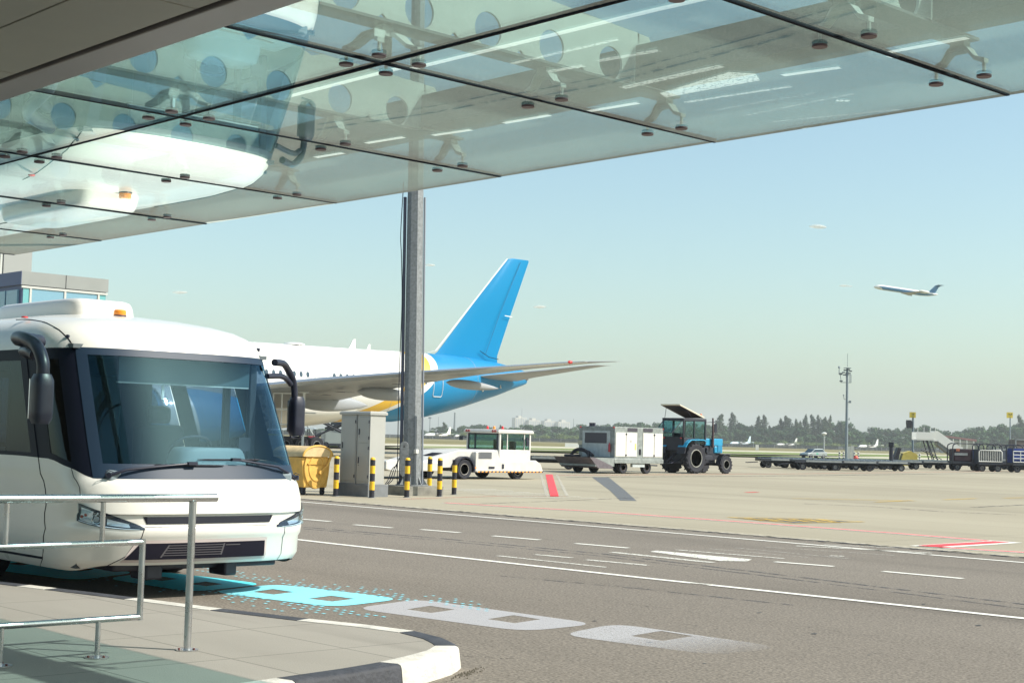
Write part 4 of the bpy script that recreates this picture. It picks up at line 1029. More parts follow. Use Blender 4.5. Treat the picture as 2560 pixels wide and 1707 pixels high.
me0 = base.data; bpy.data.objects.remove(base, do_unlink=True)
for k in range(56):
    s = 14.6+k*.66
    if abs(s-25.9) < .9 or abs(s-43.5) < .9: continue
    q = MB().add([onfus(s+.15*math.cos(a), 6.35+.24*math.sin(a), .02) for a in [2*math.pi*k_/12 for k_ in range(12)]], [tuple(range(12))]); q.build('cabin_window', WINB, fus, smooth=0)
def foil(le, te, z, th, zte=None, n_=9):
    """wing section ring between leading and trailing edge points (x, s)"""
    up, lo = [], []; zte = z if zte is None else zte
    for k in range(n_+1):
        u = k/n_; t_ = th*(1.4*math.sqrt(u)*(1-u)+.05*(1-u)); x = le[0]+(te[0]-le[0])*u; y = le[1]+(te[1]-le[1])*u; zz = z+(zte-z)*u**1.4
        up.append((x, y, zz+t_*.6)); lo.append((x, y, zz-t_*.5))
    return up+lo[::-1][1:]
for sd in (-1, 1):
    WS = [((sd*2.2, 43.6), (sd*2.2, 28.0), 3.7, 1.5, 3.5), ((sd*6, 40.9), (sd*6, 27.6), 4.2, 1.1, 3.95), ((sd*10.3, 37.9), (sd*10.3, 27.2), 4.78, .7, 4.65), ((sd*15, 34.5), (sd*15, 25.7), 5.42, .70, 5.50), ((sd*20, 30.9), (sd*20, 24.1), 6.0, .56, 6.2),
          ((sd*25, 27.3), (sd*25, 22.4), 6.5, .44, 6.75), ((sd*29, 24.4), (sd*29, 21.1), 6.92, .32, 7.1), ((sd*30.3, 23.0), (sd*30.3, 20.6), 7.08, .2, 7.2), ((sd*31.5, 21.2), (sd*31.5, 20.3), 7.18, .05, 7.22)]
    wg = MB().loft([foil(a, b, z, th, zt_) for a, b, z, th, zt_ in WS]).build('wing', PWING, air, smooth=40)
    MB().loft([[(a[0], a[1]+.05, z+.02), (a[0], a[1]-.28, z+th*.33), (a[0], a[1]-.28, z-th*.30)] for a, b, z, th, zt_ in WS[1:-1]]).build('leading_edge', PLED, wg, smooth=40)
    for lx_, s_, ln, hh in ((7.5, 27.2, 7.4, 1.5), (13.5, 26.2, 6.2, 1.0), (20.5, 24.1, 5.2, .7)):     # flap track fairings
        zb_ = 3.35+.105*lx_-.1; rr = []
        for k in range(11):
            u = k/10; r_ = math.sin(math.pi*min(1, u**.75))**.7 if 0 < u < 1 else .03
            rr.append([(sd*lx_+.34*r_*math.cos(2*math.pi*j/14), s_+ln*.62-ln*u, zb_+.15-.25*u+hh*.5*r_*math.sin(2*math.pi*j/14)) for j in range(14)])
        MB().loft(rr).build('flap_fairing', PWING, wg, smooth=50)
    MB().lathe([(.02, .18), (.10, .1), (.13, 0), (.10, -.2), (.02, -.3)], (sd*29.6, 23.8, 7.02), 'y', 10).build('navigation_light', REDL if sd < 0 else mat('green_lens', (.02, .5, .2), .3), wg)
    # engine
    rr = []
    for s_, r_ in ((45.2, 1.55), (45.3, 1.68), (44.8, 1.82), (43.5, 1.93), (41.5, 1.92), (39.5, 1.70), (37.8, 1.38), (37.75, 1.30), (38.5, 1.2)):
        rr.append([(sd*9.7+r_*math.cos(2*math.pi*k/32), s_, 2.62+r_*math.sin(2*math.pi*k/32)) for k in range(32)])
    en = MB().loft(rr).build('engine', PBLUE, air, smooth=50)
    rr = [[(sd*9.7+(r_+.012)*math.cos(2*math.pi*k/32), s_+.9*math.cos(2*math.pi*k/32-2.2), 2.62+(r_+.012)*math.sin(2*math.pi*k/32)) for k in range(32)] for s_, r_ in ((44.2, 1.87), (43.0, 1.945), (41.9, 1.935))]
    MB().loft(rr, caps=False).build('cowling_band', PWHT, en, smooth=50)
    rr = [[(sd*9.7+r_*math.cos(2*math.pi*k/24), s_, 2.62+r_*math.sin(2*math.pi*k/24)) for k in range(24)] for s_, r_ in ((38.6, .95), (37.2, .85), (36.0, .55), (35.2, .1))]
    MB().loft(rr).build('exhaust_cone', mat('hot_metal', (.25, .24, .24), .35, metal=.8), en, smooth=50)
    MB().prism([(43.8, 4.3), (40, 5.0), (36.5, 4.6), (37.5, 3.9), (40, 3.8), (43, 4.0)], sd*9.7-.18, sd*9.7+.18, 'x').build('pylon', PWING, en, smooth=0)
    # tailplane
    TS = [((sd*1.2, 8.4), (sd*1.2, 2.2), 7.0, .6, 6.95), ((sd*3, 7.0), (sd*3, 1.7), 7.25, .48, 7.3), ((sd*7, 4.4), (sd*7, .5), 7.75, .46, 7.9), ((sd*10.2, 2.35), (sd*10.2, -.3), 8.22, .3, 8.35), ((sd*10.8, 1.4), (sd*10.8, -.5), 8.32, .05, 8.38)]
    hs_ = MB().loft([foil(a, b, z, th, zt_) for a, b, z, th, zt_ in TS]).build('tailplane', PWING, air, smooth=40)
    # main gear
    g_ = MB().cyl((sd*5.5, 29.8, .9), (sd*5.2, 30.1, 3.6), .22, n=12).cyl((sd*5.5, 31.3, .68), (sd*5.5, 28.3, .68), .16, n=10).build('main_gear', PWING, air)
    for k in range(3):
        for t_ in (-1, 1): wheel(g_, (sd*5.5+t_*.68, 28.4+1.45*k, .68), .68, .48, 'x', t_, PWING, .5, 18, 'gear_wheel')
# belly fairing, centre gear doors
rr = []
for k in range(15):
    u = k/14; s_ = 21+24*u; f_ = math.sin(math.pi*u)**.5; rr.append([((2.2+1.35*f_)*math.cos(a), s_, 3.9+(.6+1.55*f_)*math.sin(a)) for a in [2*math.pi*j/28 for j in range(28)]])
MB().loft(rr).build('belly_fairing', PWHT, air, smooth=50)
ng = MB().cyl((0, 56, .5), (0, 56, 3.2), .13, n=12).build('nose_gear', PWING, air)
for t_ in (-1, 1): wheel(ng, (t_*.3, 56, .53), .53, .35, 'x', t_, PWING, .5, 18, 'gear_wheel')
# fin and rudder
def finring(sl, st, z, th):
    n_ = 8; up = []; lo = []
    for k in range(n_+1):
        u = k/n_; t_ = th*(1.3*math.sqrt(u)*(1-u)+.03); up.append((t_, sl+(st-sl)*u, z)); lo.append((-t_, sl+(st-sl)*u, z))
    return up+lo[::-1][1:]
fr_ = [finring(12.0, 3.7, 8.55, .42), finring(11.0, 3.75, 9.2, .40), finring(7.1, 2.0, 13.6, .26), finring(2.75, .02, 18.38, .14), finring(2.2, .1, 18.5, .06)]
fin = MB().loft(fr_).build('fin', PBLUE, air, smooth=40)
MB().loft([[(0, sl+.05, z), (.10, sl-.07, z), (-.10, sl-.07, z)] for sl, z in ((13.6, 8.98), (12.2, 9.06), (11.25, 9.3), (7.28, 13.6), (2.85, 18.4))]).build('fin_leading_edge', PWHT, fin, smooth=40)
MB().add([(-.02+sx, y, z) for sx in (-.27,) for y, z in ((4.55, 13.05), (4.55, 13.0), (3.4, 12.94), (3.4, 13.0))][:0] or [(-.30, 3.2, 13.05), (-.30, 2.25, 13.0), (-.30, 2.25, 12.93), (-.30, 3.2, 12.98)], [(0, 1, 2, 3)]).build('rudder_gap', PWHT, fin, smooth=0)
MB().tube([(-.36, 6.2, 9.55), (-.36, 5.1, 9.05), (-.34, 3.9, 8.9)], .03, 6).build('rudder_fillet_line', DARK, fin)
MB().tube([(-.40, 5.6, 9.2), (-.30, 3.9, 13.0), (-.17, 1.25, 18.2)], .022, 5).build('rudder_hinge_line', mat('panel_gap_blue', (.0, .10, .22), .6), fin)
for s_l in (8.0, 18.2, 22.6, 31.0, 37.0, 49.5):
    MB().tube([(fring(s_l, 48, .004)[k_]) for k_ in range(48)], .012, 4, True).build('panel_line', mat('panel_gap_grey', (.42, .43, .44), .6), fus)
MB().box(-.34, -.26, .0, .75, 7.15, 7.75).build('exhaust_opening', mat('exhaust_dark', (.10, .09, .09), .6), fus, smooth=0)
MB().box(-.37, -.30, .8, 1.1, 7.1, 7.8).build('exhaust_rim', PLED, fus, smooth=0)
mb = MB(); mb.prism([(20.2, 8.85), (20.9, 8.85), (20.45, 9.7), (20.2, 9.75)], -.04, .04, 'x'); mb.build('antenna', PWHT, fus, smooth=0)
mb = MB(); mb.prism([(18.6, 8.85), (19.0, 8.85), (18.75, 9.4), (18.6, 9.4)], -.03, .03, 'x'); mb.build('antenna', PWHT, fus, smooth=0)
mb = MB().lathe([(.9, 0), (.85, .12), (.5, .2), (.001, .22)], (0, 26.5, 8.86), 'z', 20); mb.build('antenna_dome', PWHT, fus)
for s_, z_, r_ in ((7.2, 5.9, .09), (4.6, 6.3, .07)):
    p = onfus(s_, z_, 0); MB().cyl((p[0]+.1, s_, z_+.45), (p[0]-.12, s_+.05, z_-.1), r_, n=8).build('drain_mast', PWHT, fus)
# registration letters read from below on the port wing
ang = math.atan2(-(24.1-27.2), 9.7)
for ch, lx_ in zip('UR-GOA', (11.6, 13.2, 14.5, 15.8, 17.6, 19.4)):
    s_ = 30.2-.72*(lx_-15)*.62; z_ = 5.25+.128*(lx_-15)
    zl = z_-.02; mw = Matrix.Translation((-lx_, s_, zl-.30+.012*(lx_-11))) @ Matrix.Rotation(math.pi, 4, 'Y') @ Matrix.Rotation(R(-22), 4, 'Z')
    text('registration_letter', ch, 1.9, mat('registration_grey', (.12, .12, .13), .6), air, mw, .01)

# ================================================================== PUSHBACK TUG
TW = mat('tug_white_paint', (.60, .58, .54), .45, var=.10, vs=3, coat=.1); TG_ = mat('tug_grey', (.32, .32, .31), .55)
tug = thing('pushback_tug', 'low white aircraft pushback tug with hazard-striped skirt and red and orange beacons', 'airport tug', (-45.3, 34.8, 0))
MB().prism([(4.22, .30), (4.22, 1.05), (4.5, 1.12), (5.35, 1.14), (5.5, .72), (5.9, .68), (6.2, .72), (7.45, .76), (7.72, .62), (7.86, .32), (7.5, .30)], -1.28, 1.28, 'x').build('body', TW, tug, smooth=0, bevel=.03)
MB().loft([[(x, 1.5, .62), (x, 3.5, 1.10), (x, 5.4, 1.155), (x, 5.4, .5), (x, 1.6, .40)] for x in (-1.04, 1.04)]).build('hood', TW, tug, smooth=0, bevel=.02)
MB().prism([(-.1, .36), (-.1, .66), (.1, .72), (1.6, .68), (2.6, .62), (2.6, .30), (.2, .30)], -1.2, 1.2, 'x').build('deck', TW, tug, smooth=0, bevel=.03)
q = MB().mat(0).box(-1.1, 1.1, -.125, -.10, .33, .60); q.mat(1)
for k in range(6): x = -.95+k*.36; q.add([(x, -.13, .34), (x+.14, -.13, .34), (x+.30, -.13, .59), (x+.16, -.13, .59)], [(0, 1, 2, 3)])
q.build('chevron_board', [mat('chevron_dark', (.03, .03, .05), .6), mat('chevron_yellow', (.8, .45, .05), .5)], tug, smooth=0)
for x in (.6, .85): MB().cyl((x, -.11, .66), (x, -.14, .66), .05, n=12).build('rear_lamp', REDL, tug)
for x in (-1.0, 1.0): 
    wheel(tug, (x*1.1, 3.68, .385), .385, .36, 'x', 1 if x > 0 else -1, mat('tug_rim', (.30, .28, .25), .5, var=.2, vs=10), .56)
    wheel(tug, (x*1.0, 6.6, .34), .34, .3, 'x', 1 if x > 0 else -1, TG_, .56)
    ar_ = MB(); rr = []
    for a in range(-14, 195, 12): rr.append([(x*1.0, 3.68+(.50)*math.cos(R(a)), .385+.50*math.sin(R(a))), (x*1.31, 3.68+.50*math.cos(R(a)), .385+.50*math.sin(R(a))), (x*1.31, 3.68+.44*math.cos(R(a)), .385+.44*math.sin(R(a))), (x*1.0, 3.68+.44*math.cos(R(a)), .385+.44*math.sin(R(a)))])
    ar_.loft(rr).build('wheel_arch', BLACKP, tug, smooth=40)
q = MB().box(-1.30, 1.30, 4.3, 7.88, .27, .33).build('skirt', TW, tug, smooth=0)
q = MB()
for k in range(36):
    y = 4.32+k*.098; q.mat(k % 2).add([(1.305, y, .275), (1.305, y+.098, .275), (1.305, y+.125, .33), (1.305, y+.027, .33)], [(0, 1, 2, 3)])
q.build('hazard_stripe', [mat('stripe_orange', (.8, .32, .04), .5), mat('stripe_black', (.03, .03, .05), .5)], tug, smooth=0)
g_ = MB().box(1.283, 1.292, 4.35, 5.05, .80, 1.06).build('side_vent', mat('vent_frame', (.30, .31, .32), .5), tug, smooth=0)
q = MB()
for k in range(6): q.box(1.292, 1.299, 4.38, 5.02, .815+k*.04, .832+k*.04)
q.build('vent_slot', DARK, g_, smooth=0)
MB().add([(.75, 2.5, .862), (.1, 2.5, .862), (.1, 3.0, .982), (.75, 3.0, .982)], [(0, 1, 2, 3)]).build('hood_vent', DARK, tug, smooth=0, loc=(0, 0, .012))
MB().box(1.285, 1.30, 5.6, 5.7, .42, .6).box(1.285, 1.30, 4.9, 5.2, .42, .5).build('side_hatch', BLACKP, tug, smooth=0)
MB().box(1.29, 1.30, 4.15, 4.25, .42, .47).build('side_marker', AMBER, tug, smooth=0)
cabt = MB()
X0c, X1c, Y0c, Y1c = -1.0, .98, 5.72, 7.42
cb = cabt.box(X0c, X1c, Y0c, Y1c, .66, 1.16).build('cab', TW, tug, bevel=.02)
q = MB()
for (x, y) in ((X0c, Y0c), (X1c-.07, Y0c), (X0c, Y1c-.07), (X1c-.07, Y1c-.07)): q.box(x, x+.07, y, y+.07, 1.16, 1.80)
q.box(X1c-.05, X1c, 6.12, 6.16, 1.16, 1.80).box(X1c-.05, X1c, 7.05, 7.09, 1.16, 1.80).build('cab_pillars', TW, cb, smooth=0)
q = MB().box(X0c+.07, X1c-.07, Y0c+.02, Y0c+.05, 1.16, 1.20).box(X0c+.07, X1c-.07, Y0c+.02, Y0c+.05, 1.74, 1.80).box(X0c+.07, X0c+.12, Y0c+.02, Y0c+.05, 1.16, 1.8).box(X1c-.20, X1c-.07, Y0c+.02, Y0c+.05, 1.16, 1.8).box(X0c+.45, X0c+.52, Y0c+.02, Y0c+.05, 1.16, 1.8)
q.build('window_frame', BLACKP, cb, smooth=0)
MB().box(X0c+.04, X1c-.04, Y0c+.055, Y0c+.06, 1.17, 1.79).box(X1c-.03, X1c-.025, Y0c+.07, Y1c-.07, 1.17, 1.79).box(X0c+.02, X0c+.025, Y0c+.07, Y1c-.07, 1.17, 1.79).box(X0c+.04, X1c-.04, Y1c-.04, Y1c-.035, 1.17, 1.79).build('cab_glass', VEHGLASS, cb, smooth=0)
MB().box(-.1, .35, 6.35, 6.5, .9, 1.55).box(-.1, .35, 6.35, 6.8, .85, 1.0).box(.45, .8, 6.7, 6.8, .9, 1.5).build('seat', SEATM, cb, bevel=.03)
rf = MB().prism([(Y0c-.10, 1.80), (Y0c-.14, 1.88), (Y0c-.06, 1.96), (Y1c+.02, 1.95), (Y1c+.12, 1.88), (Y1c+.10, 1.81)], X0c-.06, X1c+.06, 'x').build('cab_roof', TW, tug, smooth=0, bevel=.025)
for x, c_ in ((-.15, REDL), (.25, AMBER), (.75, REDL)):
    MB().lathe([(.055, 0), (.05, .10), (.03, .13), (.001, .135)], (x, Y0c+.35, 1.96), 'z', 14).build('beacon', c_, rf)
for x in (-.86, -.72, .72, .86): MB().cyl((x, Y0c-.13, 1.885), (x, Y0c-.16, 1.885), .055, n=14).build('work_lamp', mat('work_lamp_lens', (.30, .06, .06), .3), rf)
MB().tube([(X0c, Y0c, 1.62), (X0c-.22, Y0c-.05, 1.66)], .018).box(X0c-.36, X0c-.20, Y0c-.09, Y0c-.03, 1.50, 1.66).tube([(X1c, 7.2, 1.6), (X1c+.12, 7.2, 1.6)], .018).box(X1c+.05, X1c+.10, 7.1, 7.22, 1.32, 1.66).build('wing_mirror', BLACKP, tug)
MB().cyl((.3, 7.9, .45), (.3, 8.1, .45), .09, n=12).box(.2, .4, 7.86, 8.0, .36, .54).build('tow_hitch', BLACKP, tug)

# ================================================================== POWER UNIT TRAILER
GV2 = mat('weathered_galvanised', (.27, .295, .285), .6, metal=.3, var=.3, vs=5); GV3 = mat('weathered_panel', (.46, .50, .50), .65, var=.22, vs=4)
tr = thing('power_unit_trailer', 'boxy galvanised ground power unit trailer with white doors and a hose tray at its back', 'trailer', (-53.25, 55.3, 0))
MB().box(-1.25, 1.25, 0, 3.62, .62, 2.34).build('housing', GV2, tr, bevel=.02)
MB().box(-1.25, 1.27, -.02, 3.66, .52, .74).build('frame', GV2, tr, bevel=.02)
MB().box(-1.25, 1.25, -1.35, .0, .36, .78).box(-1.15, 1.15, -1.25, 0, .78, .782).build('tray', GV2, tr, smooth=0)
MB().loft([[(x, -1.75, .80), (x, -1.15, .28), (x, -.05, .24), (x, -.2, .40), (x, -1.36, .78)] for x in (-1.30, 1.26)]).build('tray_apron', mat('apron_plate_dark', (.13, .11, .125), .6, var=.3, vs=4), tr, smooth=0)
pn = MB().box(-.98, .95, -.022, .0, .82, 2.12).build('rear_panel', GV3, tr, smooth=0)
MB().box(-.80, .72, -.034, -.022, 1.50, 2.02).build('rear_vent', mat('vent_mesh_dark', (.05, .045, .06), .6), pn, smooth=0)
q = MB()
for k in range(12): q.box(-.80, .72, -.038, -.034, 1.52+k*.042, 1.53+k*.042)
q.build('vent_louvre', mat('vent_bar', (.12, .12, .14), .5), pn, smooth=0)
WD = mat('door_white_paint', (.66, .64, .59), .45, var=.04, vs=3)
for y0, y1 in ((.06, .80), (.83, 1.62), (2.08, 2.90), (2.94, 3.56)):
    d_ = MB().box(1.25, 1.272, y0, y1, .86, 2.06).build('door', WD, tr, bevel=.005)
    q = MB()
    for z in (.93, 1.98): q.box(1.272, 1.29, (y1 if y0 in (.06, 2.08) else y0)-.03, (y1 if y0 in (.06, 2.08) else y0)+.03, z-.04, z+.04)
    q.build('hinge', BLACKP, d_, smooth=0)
text('unit_number', '21', .16, mat('stencil_dark', (.08, .08, .08), .6), tr, Matrix.Translation((1.275, 1.15, 1.62)) @ Matrix.Rotation(R(90), 4, 'Z') @ Matrix.Rotation(R(90), 4, 'X'), .002)
MB().box(1.272, 1.276, 1.46, 1.56, 1.20, 1.52).build('warning_strip', mat('warning_yellow', (.75, .60, .15), .5), tr, smooth=0)
for y0, y1 in ((.92, 1.65), (2.10, 2.80)): MB().box(1.25, 1.262, y0, y1, 2.12, 2.30).build('top_vent', mat('vent_mesh_dark', (.05, .045, .06), .6), tr, smooth=0)
MB().box(1.25, 1.262, 1.80, 1.94, .95, 1.25).build('control_slot', DARK, tr, smooth=0)
MB().lathe([(.06, 0), (.06, .34), (.03, .40), (.02, .46)], (.97, -.09, 1.08), 'z', 14).build('fire_extinguisher', mat('extinguisher_red', (.35, .03, .04), .35), tr)
for x in (-.72, -.50): MB().cyl((x, .3, 2.34), (x, .3, 2.52), .085, n=14).build('exhaust_stack', mat('stack_dark', (.03, .03, .05), .6), tr)
q = MB()
for k in range(26):
    a = math.pi*k/25; c_ = Vector((-.55+.62*math.cos(math.pi-a), -.6, .80+.36*math.sin(a))); q.lathe([(.085, -.02), (.10, 0), (.085, .02)], c_, 'x', 10)
q.tube([(-.55+.62*math.cos(math.pi-math.pi*k/20), -.6, .80+.36*math.sin(math.pi*k/20)) for k in range(21)], .08, 10)
q.tube([(-1.0+.7*math.cos(t_)*.6, -.7+.3*math.sin(t_), .84+.01*k) for k in range(1) for t_ in [2*math.pi*j/16 for j in range(16)]], .07, 8, True)
q.tube([(-.4, -.5, 1.12), (.0, -.5, 1.02), (.35, -.6, .86)], .075, 10)
q.build('hose', RUBBER, tr)
for x, y in ((-1.12, -.02), (1.2, -.02), (1.26, 3.6)): MB().box(x-.05, x+.02, y-.02, y+.02, 2.27, 2.33).build('corner_lamp', REDL, tr, smooth=0)
MB().box(-1.28, -1.0, -.03, -.02, 1.40, 1.62).build('information_plate', mat('plate_cream', (.5, .46, .34), .6), tr, smooth=0)
TRIM = mat('trailer_rim', (.14, .11, .10), .6, var=.3, vs=12)
for y in (.85, 2.62):
    for x in (-1.0, 1.0): wheel(tr, (x*.98, y, .31), .31, .24, 'x', 1 if x > 0 else -1, TRIM, .5); 
for x in (-.98,): wheel(tr, (x, -.3, .31), .31, .24, 'x', -1, TRIM, .5)
MB().box(1.05, 1.2, 1.4, 2.3, .34, .52).build('battery_box', GV3, tr, smooth=0)
MB().tube([(-.3, 3.6, .42), (0, 4.6, .40), (.3, 3.6, .42)], .035).build('drawbar', BLACKP, tr)

# ================================================================== TRACTOR
TB = mat('tractor_blue', (.01, .27, .48), .35, var=.08, vs=4, coat=.3); TD = mat('tractor_frame_dark', (.02, .022, .035), .6, var=.3, vs=6)
tc_ = thing('farm_tractor', 'blue farm tractor with its roof hatch propped open, hitched to the power unit', 'tractor', (-53.95, 62.75, 0))
RIM = mat('tractor_rim_grey', (.30, .30, .27), .5, var=.25, vs=6)
for x in (-1, 1):
    wheel(tc_, (x*.78, 0, .81), .79, .42, 'x', x, RIM, .60, 36, 'rear_wheel', 18)
    wheel(tc_, (x*.80, 2.62, .50), .49, .24, 'x', x, RIM, .50, 28, 'front_wheel', 16)
    # rear mudguard with sloping blue top
    q = MB().loft([[(x*.42, y, z), (x*1.0, y, z), (x*1.0, y, z-.06), (x*.42, y, z-.06)] for y, z in ((-.92, 1.42), (-.72, 1.66), (-.45, 1.82), (.55, 1.84), (.75, 1.78))]).build('mudguard', TB, tc_, smooth=0, bevel=.012)
    MB().loft([[(x*.42, y, z), (x*.98, y, z), (x*.98, y+.05, z), (x*.42, y+.05, z)] for y, z in ((-1.0, 1.05), (-.93, 1.40))]).build('mudguard_flap', TD, q, smooth=0)
    MB().box(x*.72-.16, x*.72+.16, 2.1, 3.1, 1.04, 1.07).loft([[(x*.6, 2.62+.58*math.cos(R(a)), .50+.58*math.sin(R(a))), (x*.94, 2.62+.58*math.cos(R(a)), .50+.58*math.sin(R(a))), (x*.94, 2.62+.55*math.cos(R(a)), .50+.55*math.sin(R(a))), (x*.6, 2.62+.55*math.cos(R(a)), .50+.55*math.sin(R(a)))] for a in range(60, 185, 15)]).build('front_mudguard', TD, tc_, smooth=40)
MB().box(-.28, .28, -.5, 2.4, .55, 1.15).box(-.22, .22, .9, 2.9, .75, 1.3).box(-.6, .6, 2.52, 2.72, .42, .58).box(-.45, .45, -.6, .2, .5, 1.4).build('chassis', TD, tc_, bevel=.03)
MB().box(-.36, .36, .85, 2.95, 1.50, 1.90).box(-.34, .34, 2.25, 2.95, 1.10, 1.50).build('hood', TB, tc_, bevel=.05)
MB().box(-.3, .3, 1.0, 2.2, 1.05, 1.5).cyl((.32, 1.6, 1.1), (.32, 1.6, 1.4), .09).cyl((.33, 1.25, 1.15), (.33, 1.25, 1.35), .07).build('engine_block', TD, tc_, bevel=.02)
MB().box(.36, .365, 2.5, 2.85, 1.2, 1.55).build('side_grille', mat('tractor_blue_dark', (.01, .20, .38), .5), tc_, smooth=0)
MB().tube([(.45, 1.95, 1.4), (.46, 1.95, 2.3), (.45, 1.93, 3.02)], [.065, .055, .045], 12).cyl((.45, 1.95, 1.45), (.45, 1.95, 2.05), .075, n=14).build('exhaust_pipe', mat('rusty_exhaust', (.07, .035, .04), .6, var=.3, vs=8), tc_)
cb = MB(); C0, C1 = -.82, .98
for x in (-.72, .72):
    for y, t_ in ((C0, .04), (.05, .03), (C1, .045)): cb.box(x-.04, x+.04, y-t_, y+t_, 1.55 if y > 0 else 1.35, 2.86)
cb.box(-.76, .76, C0-.05, C1+.05, 2.80, 2.95).box(-.76, .76, C0-.04, C0+.02, 1.2, 1.95).box(-.74, -.70, C0, C1, 1.3, 1.90).box(.70, .74, C0, .05, 1.6, 1.90).box(-.05, -.0, C0-.03, C0+.03, 1.9, 2.85).box(-.7, .7, C1-.02, C1+.02, 1.4, 1.9)
cab_ = cb.build('cab_frame', TD, tc_, bevel=.015)
MB().box(.715, .72, .08, C1-.04, 1.55, 2.8).box(.715, .72, C0+.04, .02, 1.9, 2.8).box(-.72, -.715, C0+.04, C1-.04, 1.9, 2.8).box(-.68, .68, C1-.005, C1, 1.9, 2.8).box(-.68, -.06, C0, C0+.005, 1.95, 2.8).build('cab_glass', VEHGLASS, cab_, smooth=0)
MB().add([(-.68, C0-.08, 2.78), (.66, C0-.08, 2.78), (.60, C0-.75, 2.15), (-.66, C0-.75, 2.15)], [(0, 1, 2, 3)]).build('opened_rear_window', VEHGLASS, cab_, smooth=0, solid=.008)
MB().tube([(-.68, C0-.08, 2.78), (-.66, C0-.75, 2.15), (.60, C0-.75, 2.15), (.66, C0-.08, 2.78)], .022).build('window_rim', TD, cab_)
MB().box(-.3, .22, -.45, -.3, 1.4, 2.15).box(-.3, .22, -.4, .1, 1.35, 1.5).build('seat', SEATM, cab_, bevel=.04)
MB().tube([(-.02+.2*math.cos(a), .55+.06*math.sin(a), 2.12+.19*math.sin(a)) for a in [2*math.pi*k/20 for k in range(20)]], .015, 6, True).tube([(-.02, .55, 2.1), (-.02, .85, 1.7)], .02).build('steering_wheel', BLACKP, cab_)
hm_ = MB().loft([[(x, .92, 2.98), (x, -1.1, 3.62), (x, -1.12, 3.68), (x, .95, 3.06)] for x in (-.68, .68)]).build('roof_hatch', mat('hatch_cream', (.62, .58, .47), .6), tc_, smooth=0)
MB().loft([[(x, .86, 2.985), (x, -1.04, 3.587), (x, -1.035, 3.612), (x, .87, 3.01)] for x in (-.62, .62)]).build('hatch_lining', mat('hatch_lining_brown', (.10, .065, .07), .8), hm_, smooth=0)
MB().loft([[(x, -.28, 3.336), (x, -.98, 3.558), (x, -.975, 3.58), (x, -.28, 3.36)] for x in (-.52, .52)]).build('hatch_opening', mat('hatch_black', (.012, .012, .03), .7), hm_, smooth=0)
MB().tube([(-.62, C0, 2.95), (-.62, -.72, 3.48)], .014).tube([(.62, .0, 2.95), (.62, -.55, 3.43)], .014).build('hatch_strut', BLACKP, hm_)
MB().lathe([(.06, 0), (.06, .08), (.04, .12), (.001, .125)], (.55, .80, 3.10), 'z', 14).build('beacon', mat('beacon_orange', (.85, .16, .02), .3), tc_)
MB().tube([(.74, C1, 2.75), (.95, 1.45, 2.80), (1.02, 1.5, 2.75), (1.02, 1.5, 2.1), (.74, C1, 2.05)], .014).box(.99, 1.04, 1.42, 1.58, 2.25, 2.70).tube([(-.74, C1, 2.75), (-1.0, 1.3, 2.8), (-1.0, 1.3, 2.2), (-.74, C1, 2.1)], .014).build('mirror_bracket', BLACKP, tc_)
for z, x in ((1.85, .60), (1.85, -.60)): MB().box(x-.05, x+.05, -.90, -.86, z, z+.06).build('rear_lamp', REDL, tc_, smooth=0)
MB().tube([(-.3, -.55, .75), (-.25, -1.25, .52), (.25, -1.25, .52), (.3, -.55, .75)], .04).tube([(0, -.5, 1.1), (0, -1.3, .62)], .045).build('hitch', BLACKP, tc_)
MB().box(.30, .75, .95, 1.6, .72, .98).build('step_box', TD, tc_, bevel=.02)
# ================================================================== FAR APRON: DOLLIES, CARTS, STAIRS, MAST, SIGNS, CAR
RT = YAW           # rotation that turns local +x towards the right of the picture
DKS = mat('dolly_dark_steel', (.035, .04, .055), .6, var=.35, vs=6); DLS = mat('dolly_pale_edge', (.34, .36, .36), .55, metal=.3, var=.2, vs=6)
RIMS = mat('dolly_rim', (.24, .24, .24), .5)
def make_dolly(L_=3.4, bars=5):
    t = thing('baggage_dolly', 'x', 'dolly', (0, 0, 0)); h = L_/2
    MB().box(-h, h, -.8, .8, .58, .66).box(-h, h, -.82, -.76, .50, .70).box(-h, h, .76, .82, .50, .70).build('deck', DKS, t, smooth=0)
    q = MB()
    for k in range(9): x = -h+.2+k*(L_-.4)/8; q.cyl((x, -.76, .70), (x, .76, .70), .035, n=8)
    q.build('rollers', DLS, t)
    q = MB().box(-h*.55, h*.9, -.84, -.82, .56, .68); q.build('edge_plate', DLS, t, smooth=0)
    MB().box(-h*.8, h*.8, -.12, .12, .34, .58).box(-h*.72, -h*.60, -.6, .6, .24, .50).box(h*.60, h*.72, -.6, .6, .24, .50).build('chassis', DKS, t, smooth=0)
    for x in (-h*.66, h*.66):
        for y in (-.66, .66): wheel(t, (x, y, .25), .25, .17, 'y', -1 if y < 0 else 1, RIMS, .5, 16)
    MB().tube([(-h, 0, .42), (-h-.75, 0, .36)], .035, 6).tube([(-h-.75, -.08, .36), (-h-.9, 0, .36), (-h-.75, .08, .36)], .03, 6).build('tow_bar', DKS, t)
    return t
G1 = 'baggage dollies parked on the far apron'
dproto = make_dolly()
